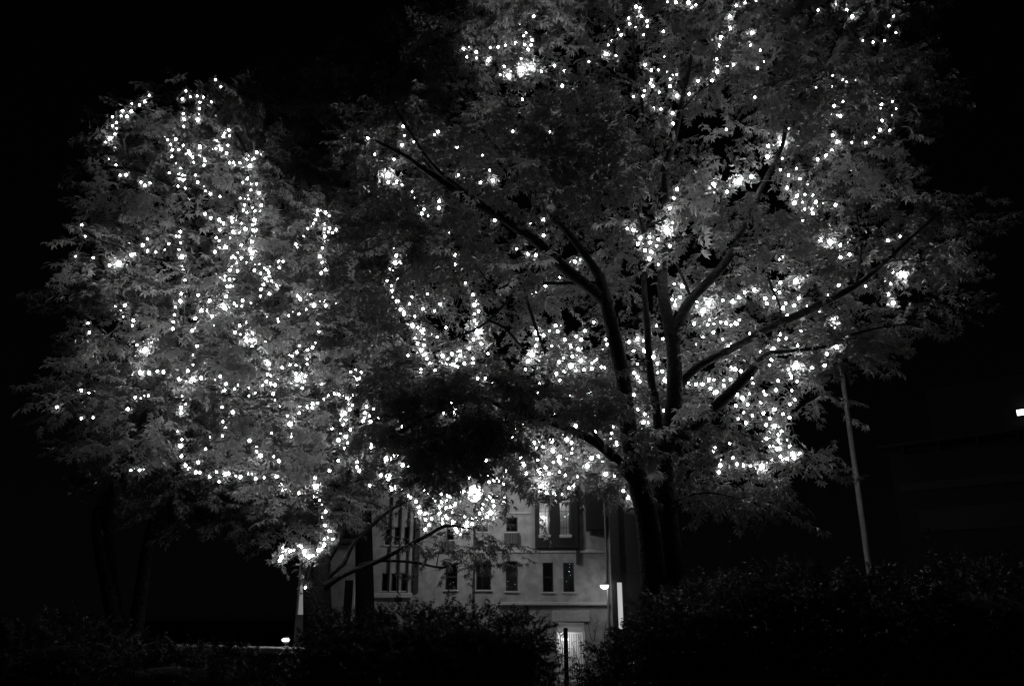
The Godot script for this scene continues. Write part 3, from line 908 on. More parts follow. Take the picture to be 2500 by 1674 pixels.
	light_string("sparse bulbs along the lowest dim outer boughs", 0, 500, k, 14.0, 0.7, [770,1100,0, 818,1092,0, 728,1167,1, 800,1105,0, 845,1090,0, 462,1060,1, 505,1075,0, 322,1155,1, 462,1220,0, 530,1215,0, 1038,1090,0, 1033,1160,1, 1033,1183,2, 1060,1140,0, 1015,1297,1, 1037,1340,0, 1028,1378,2, 1035,1435,1, 1058,1487,1, 1075,1508,1, 1117,1528,1, 1140,1530,0, 1173,1395,0, 1160,1415,1, 1147,1435,0, 1130,1470,1, 1197,1325,0, 1267,1155,0, 1268,1320,0, 1258,1347,0, 1285,1270,1, 1272,1238,0, 1330,1185,1], g)
	light_string("bulbs laid in a bright level row along the under edge of a crown", 0, 1004, k, 14.2, 0.3, [1250,402,0, 1197,372,1, 1283,360,2, 1305,355,1, 1235,345,0, 1372,375,1, 1345,372,1, 1420,358,1, 1440,355,0, 1460,385,1, 1508,378,0, 1578,372,1, 745,337,0, 770,335,0, 795,335,1, 820,335,0], g)

func strings_middle(g: Grown) -> void:
	var k := 0.42735
	light_string("bulbs bent in a hook round a leafless twig above dark leaves", 0, 0, k, 15.0, 0.3, [1835,1200,1, 1813,1203,1, 1860,1215,1, 1807,1225,2, 1880,1232,0, 1800,1255,1, 1790,1275,0, 1775,1292,1, 1757,1307,1, 1735,1350,0, 1857,1280,1, 1838,1300,0, 1855,1305,1, 1880,1303,1, 1918,1312,1, 1897,1333,1, 1875,1325,0, 1857,1350,2, 1910,1362,1, 1887,1382,0, 1857,1382,1, 1843,1395,0, 1840,1415,1, 1835,1440,1, 1825,1465,2, 1840,1497,1, 1857,1497,0, 1858,1540,1, 1835,1558,1, 1690,1395,1, 1697,1415,0], g)
	light_string("bulbs crossing small twigs between the hooked row and the bright column", 0, 500, k, 14.8, 0.5, [1592,325,1, 1617,323,1, 1593,360,1, 1540,355,1, 1523,370,1, 1490,390,1, 1508,360,0, 1535,388,1, 1550,437,1, 1525,435,0, 1503,455,1, 1578,460,2, 1490,482,1, 1538,507,1, 1487,522,0, 1535,408,1, 1515,420,1, 1535,608,0, 1525,637,0, 1585,650,0, 1588,665,0, 1668,610,0, 1648,632,0, 1707,622,0, 1748,598,0], g)
	light_string("bulbs clustered in pale glossy leaves with a tail hanging below", 0, 500, k, 15.0, 0.4, [1700,520,1, 1715,537,2, 1765,507,2, 1793,575,2, 1830,545,1, 1855,548,2, 1860,577,1, 1915,560,0, 1813,680,1, 1823,722,1, 1798,788,0, 1785,815,1, 1755,828,1, 1753,853,0, 1753,880,0, 1753,910,0, 1708,803,0, 1695,840,1, 1655,858,1, 1668,865,0, 1655,915,1, 1690,915,0], g)
	light_string("bulbs strewn level across the mid crown around a pair of glaring ones", 0, 500, k, 14.8, 0.7, [1230,995,1, 1257,980,1, 1288,1022,1, 1278,1058,2, 1360,1028,1, 1340,1052,1, 1352,1083,0, 1425,1043,1, 1457,1070,1, 1420,1090,0, 1533,903,3, 1610,930,1, 1527,967,1, 1543,975,1, 1520,1008,1, 1548,1020,2, 1583,998,1, 1570,1030,1, 1497,1033,0, 1560,1080,1, 1573,1112,1, 1595,1152,0, 1690,965,1, 1723,967,1, 1700,998,3, 1745,978,1, 1737,1010,1, 1725,1047,0, 1835,1025,1], g)
	light_string("bulbs wound tightly up a slim stem beside the big dark leaf mass", 0, 500, k, 15.0, 0.4, [2035,938,1, 2003,955,0, 2065,955,1, 2022,977,1, 2040,995,1, 2002,1003,0, 2055,990,0, 2010,1020,1, 2040,1033,1, 2010,1050,2, 2017,1085,1, 1983,1107,2, 1937,1083,2, 1907,1080,1, 1880,1090,2, 1960,1093,0, 1850,1110,0, 1785,1138,2, 1812,1133,1, 1783,1158,1, 1755,1155,1, 1713,1147,1, 1707,1188,1, 2010,1140,1, 1988,1140,0, 1970,1190,2, 1955,1200,1, 1997,1168,1, 1945,1225,1, 1975,1225,1, 1960,1255,1, 1897,1275,1, 1945,1308,0, 1975,1325,2, 1932,1345,2, 1985,1360,0, 1965,1390,1, 2000,1285,1], g)
	light_string("small knot of bulbs hanging at the rim of the big dark leaf mass", 0, 500, k, 14.8, 0.2, [2093,1152,1, 2135,1167,1, 2085,1187,1, 2105,1180,0, 2113,1205,1, 2083,1220,1, 2072,1235,1, 2117,1237,1, 2160,1220,0], g)
	light_string("bulbs stepping down past one glaring bulb to the lower boughs", 0, 500, k, 14.6, 0.5, [1655,1250,3, 1640,1205,0, 1640,1287,0, 1660,1302,1, 1660,1328,1, 1553,1300,1, 1425,1345,2, 1447,1333,1, 1475,1350,0, 1465,1383,0, 1467,1408,1, 1487,1433,2, 1563,1437,0, 1592,1463,1, 2123,1367,1, 2120,1385,1, 1930,1460,1, 1882,1517,1, 2040,1470,1, 2037,1497,1, 2052,1520,1, 2295,1265,1, 2255,1190,0, 2270,1425,1, 2250,1430,1, 2205,1450,2, 2230,1450,1, 2300,1485,2, 2335,1495,1, 2175,1545,1, 1800,1560,1, 1580,1550,1], g)
	light_string("bulbs running down a bare stem to a swag above the stubby dark trunk", 0, 1004, k, 15.2, 0.2, [1610,412,2, 1612,450,1, 1633,443,0, 1660,455,0, 1705,467,1, 1803,383,1, 1805,427,3, 1807,470,2, 1793,490,2, 1825,510,0, 1835,533,0, 1823,550,1, 1860,573,1, 1840,605,0, 1858,650,1, 1883,682,2, 1873,717,1, 1900,728,1, 1850,728,1, 1850,762,2, 1820,793,2, 1835,785,1, 1808,818,1, 1787,825,1, 1767,830,2, 1740,822,2, 1738,800,2, 1723,775,1, 1707,767,1, 1677,793,0, 1657,798,2, 1630,795,0, 1618,780,1, 1612,807,2, 1608,832,2, 1597,852,1, 1743,1007,0], g)
	light_string("bulbs drooping in a dense garland just above the house windows", 850, 1150, 0.29979, 15.2, 0.5, [175,115,1, 313,40,1, 340,35,1, 330,68,2, 345,85,1, 375,70,1, 388,70,0, 380,85,0, 355,105,1, 343,120,0, 378,125,1, 380,142,0, 352,148,1, 428,52,0, 448,48,1, 437,157,1, 490,200,0, 508,215,0, 552,247,1, 575,290,1, 583,333,2, 627,347,2, 633,397,1, 680,385,1, 658,438,1, 627,473,1, 597,115,1, 618,153,1, 643,183,0, 682,217,2, 707,238,0, 757,188,0, 807,197,1, 828,210,1, 910,170,0, 940,167,1, 800,240,2, 760,253,1, 743,278,1, 745,297,0, 795,297,1, 835,297,2, 868,267,2, 790,325,2, 745,343,2, 848,335,0, 793,363,0, 803,380,1, 765,400,2, 770,425,0, 848,407,0, 868,410,0, 850,430,1, 895,430,1, 890,440,0, 875,470,2, 885,490,1, 923,480,1, 912,515,1, 935,437,0, 965,417,1, 963,450,2, 950,370,0, 1007,393,1, 1008,430,1, 1045,372,0, 1050,410,2, 1070,345,1, 1093,393,0, 1132,373,1, 1157,340,3, 1090,305,0, 1098,270,0, 1125,235,1, 1157,210,2, 1180,243,1, 1185,285,1, 1213,210,0, 1275,215,0, 1272,250,1, 1138,38,1, 1147,85,1, 1185,77,1, 1212,60,0, 1230,83,0, 1255,88,0, 1265,105,0, 1270,125,0, 983,60,1], g)

func strings_main(g: Grown) -> void:
	var k := 0.42735
	light_string("bulbs hanging in an even curve down the shaded edge beside the hooked row", 0, 500, k, 13.4, 0.4, [2212,432,1, 2235,462,0, 2237,492,1, 2245,525,0, 2263,550,0, 2275,550,0, 2287,597,1, 2307,620,2, 2270,425,0, 2263,290,1, 2257,333,2, 2287,330,1, 2318,287,0, 2225,370,0, 2240,375,1, 2290,160,1, 2250,250,0, 2330,860,0], g)
	light_string("bulbs round one fiercely glaring bulb where a thick limb's tip bends down", 800, 0, k, 13.2, 0.4, [343,1000,3, 395,1040,2, 425,1055,0, 345,1040,1, 230,787,1, 268,882,0, 378,910,0, 425,828,1, 430,722,1, 437,775,0, 492,810,0, 630,752,1, 610,770,0, 738,840,1, 745,1000,1, 925,973,0, 943,1030,2, 873,1043,1, 637,1148,1, 635,1188,1, 550,1197,1, 537,1220,1, 575,1230,0, 507,1173,0, 493,1128,0, 480,1093,0], g)
	light_string("bulbs ringing a star-leaved tuft around a fiercely glaring pair up high", 800, 0, k, 13.0, 0.5, [1177,92,1, 1095,140,0, 775,280,1, 803,272,1, 848,297,1, 928,273,0, 973,267,1, 1015,258,0, 1073,245,1, 1125,253,1, 1162,257,1, 1168,228,1, 1145,283,1, 1120,205,0, 1135,185,0, 918,343,2, 1105,335,0, 1090,363,0, 1140,355,0, 1108,397,3, 1165,387,3, 1220,408,1, 1008,380,1, 1010,415,0, 1047,407,0, 1033,433,2, 985,427,0, 1295,375,1, 1353,403,1, 1113,567,0, 1340,490,1, 795,325,0, 850,330,0], g)
	light_string("bulbs dotted about forked twigs at the very top of the largest tree", 800, 0, k, 13.0, 0.6, [1763,38,1, 1785,45,0, 1780,65,0, 1793,92,1, 1720,103,0, 1725,135,1, 1760,155,0, 1825,120,1, 1827,150,1, 1662,168,0, 1678,200,1, 1805,198,0, 1622,230,0, 1603,257,0, 1590,310,2, 1605,305,0, 1648,318,0, 1493,352,0, 1815,370,1, 1850,400,1, 1848,455,1, 1843,475,0, 1858,493,1, 1808,517,1, 1803,548,1, 1748,552,0, 1942,8,0, 1990,13,1, 2062,15,2, 2080,40,1, 2105,27,0, 1918,178,1, 1925,325,0], g)
	light_string("bulbs gathered round the smooth upper leader of the largest tree", 800, 0, k, 13.5, 0.4, [1957,452,1, 1957,493,1, 1997,547,2, 2067,537,1, 1895,527,0, 1862,617,1, 1902,623,1, 1890,400,0, 1940,410,0, 1970,425,1, 1995,425,0, 1970,645,1, 1975,705,1], g)
	light_string("widely spaced bulbs strung plumb beside the smooth upper leader", 800, 0, k, 12.6, 0.2, [2298,92,2, 2300,160,2, 2248,213,2, 2238,260,1, 2222,337,1, 2320,372,1, 2283,377,0, 2225,410,2, 2197,460,1, 2117,462,1, 2098,455,0], g)
	light_string("few bulbs peeping through dark leaves above the long slanting limb", 800, 0, k, 13.2, 0.6, [955,1258,1, 697,1327,0, 727,1457,1, 727,1510,0, 1058,750,0, 1270,752,1, 1290,793,0, 1240,1222,0, 1233,1255,1, 1235,1345,1, 1157,1272,0, 1080,1422,0, 1143,1450,1, 1190,1458,1, 1413,1495,2, 1385,1500,0, 1442,1482,0, 1390,1530,0, 900,770,0, 885,885,0, 1258,790,0], g)
	light_string("large bright bulbs in a knot where two upright stems end in leaves", 800, 0, k, 12.7, 0.3, [1747,1313,2, 1712,1305,0, 1787,1358,2, 1838,1353,1, 1772,1393,1, 1808,1387,1, 1843,1385,1, 1888,1367,1, 1955,1405,1, 1938,1313,3, 1973,1268,1, 1957,1192,2, 1978,1132,1, 1998,1080,1, 1813,1430,1, 1850,1440,2, 1838,1478,2, 1890,1510,0, 1880,1405,0, 2207,1058,3, 2283,1095,1], g)
	light_string("bulbs falling in a thick tangle beside the level leaf shelf", 800, 500, k, 13.9, 0.4, [787,445,1, 570,512,1, 605,510,0, 480,527,0, 468,565,0, 555,572,1, 643,565,1, 613,605,1, 543,593,1, 497,637,0, 485,690,2, 515,700,0, 530,720,1, 548,713,1, 510,735,1, 543,740,1, 500,762,1, 550,765,1, 513,790,1, 550,800,1, 535,830,2, 560,855,2, 545,857,0, 515,845,0, 565,880,1, 585,908,1, 533,940,0, 533,960,0, 613,945,0, 625,755,0, 597,737,0, 675,700,0], g)
	light_string("large bulbs in an upright row ending in a level crowd over the leaf shelf", 800, 500, k, 13.8, 0.3, [830,515,1, 850,547,0, 838,573,2, 862,607,1, 838,625,1, 838,660,1, 850,680,0, 855,728,3, 833,768,1, 878,790,2, 807,820,1, 885,820,0, 915,850,0, 757,833,1, 657,863,2, 710,852,1, 685,880,1, 680,905,1, 693,912,0, 713,912,1, 735,885,1, 755,860,2, 787,870,1, 730,915,2, 828,880,1, 830,905,1, 780,905,1, 745,925,0], g)
	light_string("bulbs spread through the brightest pale leaves behind the leaning stem", 800, 500, k, 14.4, 0.7, [1243,460,2, 1325,415,0, 1167,508,0, 1190,503,0, 1303,690,1, 1313,722,1, 1268,720,0, 1190,728,2, 1235,745,1, 1197,765,1, 1190,805,1, 1167,855,3, 1145,893,2, 1130,940,0, 1283,805,1, 1393,805,2, 1433,825,2, 1347,875,0, 1398,865,1, 1423,860,0, 1345,893,1, 1322,897,1, 1447,890,2, 1388,918,3, 1465,942,1, 1510,935,1, 1540,880,1, 1523,893,0, 1510,905,0, 1350,955,1, 1307,965,1, 1325,1002,1, 1210,1020,1, 1355,770,1, 1420,750,1, 1470,720,1, 1450,770,1, 1520,670,1, 1597,797,1, 1573,820,0, 1590,770,1, 1563,927,1, 1583,930,0, 1330,690,0, 857,992,1, 903,990,1, 937,1018,0, 965,1050,0], g)
	light_string("bulbs hanging down the narrow gaps between the three upright stems", 800, 500, k, 13.8, 0.4, [1723,783,1, 1740,833,1, 1750,833,0, 1773,767,2, 1810,833,2, 1770,910,1, 1770,983,2, 1803,775,0, 1752,960,1, 1785,1010,0, 1750,1085,1, 1862,870,2, 1885,905,1, 1912,950,1, 1885,957,0, 1927,1000,2, 1773,1168,1, 1813,1195,1, 1837,1212,1, 1807,1243,2, 1833,1243,0, 1915,765,0, 1880,690,0, 1920,1175,0], g)
	light_string("dazzling bulbs lodged in the fork of the stoutest upright stem", 800, 500, k, 13.6, 0.4, [1980,452,0, 1985,545,2, 2013,527,1, 1985,570,2, 1967,540,0, 2067,540,1, 2028,465,2, 2157,432,1, 2115,525,1, 2112,558,1, 2110,580,0, 2175,560,3, 2145,605,3, 2260,547,1, 2315,552,2, 2178,657,1, 2173,685,1, 2208,680,0, 2245,670,0, 2278,677,2, 2305,690,1, 2330,675,1, 2205,728,1, 2258,768,0, 2290,810,1, 2318,822,2, 2095,680,1, 2145,755,0, 2105,797,0], g)
	light_string("lone bulbs showing through holes in the big dark leaf shelf", 800, 500, k, 13.4, 0.6, [1197,1072,1, 1380,1093,1, 1502,1073,1, 957,1140,0, 703,1133,2, 665,1190,1, 725,1168,1, 733,1195,0, 720,1185,1, 423,1265,0, 1187,1205,0, 1290,1197,1, 1175,1237,0, 1298,1257,0, 1117,1258,0, 1075,1278,0, 1058,1327,0, 718,1420,0, 755,1405,0], g)
	light_string("bulbs crowded in the bright hollow beneath the big dark leaf shelf", 800, 500, k, 14.2, 0.6, [1180,1358,2, 1207,1355,0, 1238,1352,1, 1283,1350,2, 1160,1378,0, 1195,1385,1, 1232,1380,1, 1365,1340,2, 1393,1358,1, 1418,1262,2, 1445,1270,1, 1453,1290,1, 1530,1297,1, 1395,1393,0, 1395,1418,0, 1287,1405,2, 1325,1440,2, 1320,1460,1, 1330,1475,1, 1200,1460,1, 1120,1483,2, 1103,1447,1, 1290,1470,0, 1245,1500,2, 1218,1503,1, 1365,1450,0, 1477,1440,2, 1508,1447,2, 1547,1437,1, 1568,1463,0, 1483,1490,2, 1590,1535,2, 1638,1545,1, 1545,1345,0, 1618,1335,0, 1650,1370,1, 1623,1305,0, 1715,1375,0, 1650,1357,0, 1688,1270,2, 1632,1270,1, 1203,1517,1, 1213,1535,2, 1235,1540,1, 1265,1535,1, 1250,1545,0, 1325,1525,0, 1355,1545,1, 1135,1533,1, 1010,1550,1, 1018,1520,0, 915,1545,0, 927,1507,0, 963,1473,0, 905,1462,1, 975,1437,1, 805,1560,1, 1710,1487,1], g)
	light_string("bulbs dipping in a swag over the lit bay windows to the low limb", 850, 1150, 0.29979, 13.6, 0.2, [1450,18,1, 1573,127,3, 1617,180,1, 1680,187,2, 1748,180,1, 1797,135,1, 1838,118,1, 1868,45,0, 2097,22,2, 2167,35,1, 2240,160,1, 2280,213,2, 2320,238,1, 1288,12,0], g)
	light_string("bulbs spread thinly up the dark lamp-side top of the largest tree", 1500, 0, k, 12.8, 0.6, [745,15,1, 697,30,1, 808,5,1, 788,187,2, 808,187,0, 780,260,1, 770,287,0, 833,288,1, 855,355,0, 820,388,1, 785,543,0, 805,555,0, 640,740,0, 1268,22,1, 1330,57,1, 1360,93,2, 1597,92,0, 1570,147,0, 1610,187,0, 1545,232,0, 1423,233,0, 1480,240,0, 1165,58,0], g)
	light_string("bulbs circling a pale tuft of narrow leaves out beyond a long thin branch", 1500, 0, k, 13.0, 0.4, [1250,432,0, 1305,455,0, 1380,455,0, 1325,468,0, 1245,495,0, 1155,497,0, 1258,605,1, 1308,580,0, 1238,655,1, 1277,657,0, 1293,663,1, 1527,595,1, 1527,618,1, 1590,580,0, 1610,620,0, 1530,690,1, 1590,660,0, 1518,742,1, 1575,745,0, 1485,785,0, 1250,773,1, 1278,810,2, 1357,815,0, 1438,815,0, 1243,858,1, 1210,887,1, 1162,910,1], g)
	light_string("bulbs sprinkled below a glaring bulb that lights a broken twig", 1500, 0, k, 12.9, 0.5, [958,820,3, 880,832,1, 875,895,2, 1000,735,0, 960,905,0, 950,970,0, 1043,962,0, 997,1000,1, 1018,1018,0, 1062,1018,1, 988,1073,1, 1045,1120,2, 1030,1160,2, 1090,1112,0, 1078,1155,0, 1135,1115,1, 1153,1153,1, 1160,1175,0, 1190,1160,1, 1130,1195,1, 1135,1218,1, 1090,1195,0, 1105,1055,0, 1265,1170,1, 1078,1258,0, 1352,970,0, 710,1037,3, 783,1008,2], g)
	light_string("bulbs trailing past a glaring pair to one last blazing bulb in open air", 1500, 0, k, 12.9, 0.3, [1180,1370,2, 1235,1385,3, 1293,1400,1, 1565,1372,1, 1635,1350,0, 1345,1455,1, 1293,1470,1, 960,1470,1, 943,1480,0, 1645,1562,3, 1595,1555,0, 1580,1620,0, 1568,1680,1, 1595,1730,2], g)
	light_string("bulbs strung through leaves above the long bare limb toward the tall lamp", 1500, 500, k, 13.6, 0.5, [1037,437,3, 950,445,1, 1283,457,1, 1437,465,0, 745,500,1, 713,530,1, 800,485,2, 862,535,2, 872,565,1, 913,530,1, 917,485,0, 943,500,1, 1055,533,1, 1030,575,1, 965,590,2, 980,562,0, 1005,607,1, 1043,627,2, 1043,640,0, 990,635,1, 1103,580,0, 1173,607,0, 1225,512,0, 1065,720,1, 983,763,0, 700,680,1, 715,660,1, 773,735,0, 838,838,1, 890,823,1, 912,820,1, 1043,803,2, 950,740,1, 940,770,0], g)
	light_string("bulbs along the thin branch that crosses in front of the tall lamp", 1500, 500, k, 12.6, 0.2, [1273,812,2, 1215,852,1, 1203,917,1, 1132,932,1, 898,887,1, 887,915,0, 1040,923,3, 995,940,0, 1003,960,0, 1010,983,2, 1045,1008,0, 937,1005,0], g)
	light_string("bulbs pouring down the lowest leafy bough that hangs clear of the trunk", 1500, 500, k, 13.5, 0.6, [783,985,1, 793,1020,0, 723,950,1, 925,1058,1, 773,1083,1, 733,1105,2, 703,1083,1, 695,1147,1, 762,1140,1, 865,1085,1, 853,1065,0, 837,1133,1, 1003,1137,1, 1033,1113,0, 1015,1060,0, 915,1167,2, 965,1195,1, 740,1185,0, 708,1222,0, 753,1245,1, 790,1205,1, 853,1190,1, 1003,1215,1, 890,1220,1, 868,1257,1, 890,1258,1, 915,1265,2, 890,1300,1, 932,1310,1, 957,1293,1, 950,1318,2, 870,1335,1, 890,1325,1, 943,1345,2, 945,1365,1, 983,1345,1, 893,1380,1, 915,1378,1, 925,1370,0, 930,1395,2, 948,1393,1, 1003,1380,1, 1018,1423,2, 1027,1445,1, 1060,1418,0, 1055,1430,1, 950,1437,1, 970,1453,2, 988,1450,1, 905,1458,1, 875,1470,0, 845,1495,3, 810,1505,1, 778,1490,0, 737,1488,1, 700,1480,1, 678,1445,0, 660,1360,1, 575,1385,0, 565,1410,0, 605,1455,1, 605,1488,2, 598,1527,1], g)
	light_string("bulbs behind the stout stem, spread over leaves below its fork", 1500, 500, k, 14.0, 0.5, [430,1022,2, 467,1025,1, 505,1025,2, 540,995,2, 550,1048,1, 575,1075,2, 585,1068,1, 628,1030,2, 665,998,1, 625,1005,0, 540,1010,0, 570,1000,0, 655,1080,1, 665,930,1, 690,940,2, 620,767,1, 650,812,1, 683,822,2, 670,795,1], g)

func _ready() -> void:
	rng.seed = 20240611
	noise.seed = 5
	noise.frequency = 0.02
	# camera
	var cam := Camera3D.new()
	cam.name = "camera"
	cam.fov = 2.0 * rad_to_deg(atan(837.0 / FOCAL))
	cam.far = 900.0
	cam.near = 0.1
	cam.position = EYE
	cam.rotation.x = PITCH
	add_child(cam)
	cam.current = true
	# night sky
	var sky_look := ProceduralSkyMaterial.new()
	sky_look.sky_top_color = Color(0.02, 0.02, 0.02)
	sky_look.sky_horizon_color = Color(0.06, 0.06, 0.06)
	sky_look.ground_bottom_color = Color(0.01, 0.01, 0.01)
	sky_look.ground_horizon_color = Color(0.04, 0.04, 0.04)
	var env := Environment.new()
	env.background_mode = Environment.BG_SKY
	env.sky = Sky.new()
	env.sky.sky_material = sky_look
	env.background_energy_multiplier = 0.35
	env.tonemap_mode = Environment.TONE_MAPPER_LINEAR
	env.tonemap_exposure = 0.8
	env.sdfgi_enabled = true
	env.ssao_enabled = true
	env.ssil_enabled = true
	var we := WorldEnvironment.new()
	we.name = "environment"
	we.environment = env
	add_child(we)
	# materials
	M.bark = noisy(0.022, 0.6, 0.02, 1.3, 3.0)
	M.bark.metallic_specular = 0.15
	M.leaf = grey(0.105, 0.34)
	M.leaf.backlight_enabled = true
	M.leaf.backlight = Color(0.35, 0.35, 0.35).linear_to_srgb()
	M.leaf_many = M.leaf.duplicate()
	M.leaf_many.vertex_color_use_as_albedo = true
	M.bush_leaf = grey(0.05, 0.5)
	M.bush_leaf_many = M.bush_leaf.duplicate()
	M.bush_leaf_many.vertex_color_use_as_albedo = true
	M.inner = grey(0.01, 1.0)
	M.soil = noisy(0.06, 0.5, 0.01, 0.4, 3.0)
	M.stone = noisy(0.40, 0.3, 0.012, 0.25, 0.6)
	M.stone_trim = noisy(0.5, 0.15, 0.02, 0.5, 0.3)
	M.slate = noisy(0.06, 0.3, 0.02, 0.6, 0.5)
	M.dull_band = noisy(0.045, 0.2, 0.02, 0.5, 0.3)
	M.dull_wall = noisy(0.025, 0.25, 0.012, 0.3, 0.4)
	M.dark_metal = grey(0.045, 0.5)
	M.black_paint = grey(0.012, 0.6)
	M.frame_dark = grey(0.05, 0.5)
	M.post = noisy(0.12, 0.2, 0.02, 0.8, 0.0, 0.45)
	M.galvanised = noisy(0.2, 0.2, 0.02, 0.8, 0.0, 0.5)
	M.white_paint = noisy(0.6, 0.15, 0.03, 1.0, 0.1, 0.5)
	M.room = grey(0.06, 0.9)
	M.curtain = grey(0.7, 0.9)
	M.curtain.backlight_enabled = true
	M.curtain.backlight = Color(0.5, 0.5, 0.5).linear_to_srgb()
	M.wire = grey(0.03, 0.5)
	M.glass = grey(0.02, 0.02)
	M.glass.transparency = BaseMaterial3D.TRANSPARENCY_ALPHA
	M.glass.albedo_color.a = 0.08
	M.globe = glowing(3.0)
	M.lamp_bright = glowing(4.0)
	M.lit_blind = glowing(0.6)
	M.dim_blind = glowing(0.2)
	for i in 4:
		M["bulb%d" % i] = glowing(BULB_GLOW[i])
		var r: float = BULB_R[i]
		bulb_meshes.append(lathe_mesh([Vector2(0, -1.05) * r, Vector2(0.62, -0.8) * r, Vector2(1.0, -0.05) * r, Vector2(0.72, 0.65) * r, Vector2(0.35, 1.1) * r, Vector2(0, 1.15) * r], 6))
	for i in 3: sprays.append(make_spray(8 + i % 2, 0.44, 0.112, i))
	var one := begin()
	one.set_smooth_group(-1)
	leaf(one, Transform3D.IDENTITY, 1.0)
	leaf_one = done(one)
	# the setting, then what stands in it
	make_ground()
	make_house()
	make_porch()
	make_dark_building()
	lamp_post("globe street lamp showing as a bright disc above the house, behind the garland", at(1160, 1205, 35.2), 0.37, 8.5, M.stone_trim)
	lamp_post("tall street lamp whose globe glows through leaves, on a slim bare pole", at(2040, 795, 17.5), 0.25, 0.12, M.galvanised)
	make_wall_lamp()
	make_low_wall()
	make_gate_post()
	make_plaque()
	trees()
	bush("clipped_hedge", "rounded dark hedge in front of the pale stone house", "hedge", [[at(1000, 1600, 11.2), Vector3(0.95, 0.62, 0.6)], [at(1150, 1602, 11.0), Vector3(0.9, 0.6, 0.6)], [at(1265, 1605, 11.0), Vector3(0.42, 0.55, 0.5)], [at(870, 1606, 11.4), Vector3(0.7, 0.55, 0.6)], [at(1050, 1670, 10.8), Vector3(1.7, 0.8, 0.7)], [at(800, 1650, 11.2), Vector3(0.45, 0.7, 0.6)]], 4400, 0.33, 250, 0)
	bush("ivy_bank", "sprawling dark shrubbery spread out before the largest tree and the tall lamp", "shrub", [[at(1760, 1560, 10.8), Vector3(1.05, 0.7, 0.8)], [at(1950, 1530, 11.0), Vector3(1.2, 0.7, 0.8)], [at(2180, 1560, 10.6), Vector3(1.1, 0.75, 0.8)], [at(2420, 1550, 10.4), Vector3(1.0, 0.85, 0.8)], [at(1610, 1610, 11.2), Vector3(0.55, 0.55, 0.6)], [at(1960, 1670, 10.4), Vector3(2.5, 0.8, 0.8)], [at(1590, 1700, 10.8), Vector3(0.8, 0.6, 0.6)]], 6200, 0.46, 250, 10)
	bush("low_shrub", "black low shrub below the stubby trunk and the garden wall", "shrub", [[at(420, 1690, 11.5), Vector3(1.6, 0.55, 0.7)], [at(150, 1650, 12.0), Vector3(1.3, 0.7, 0.8)], [at(650, 1710, 11.6), Vector3(1.1, 0.4, 0.6)]], 2600, 0.45, 120, 0)

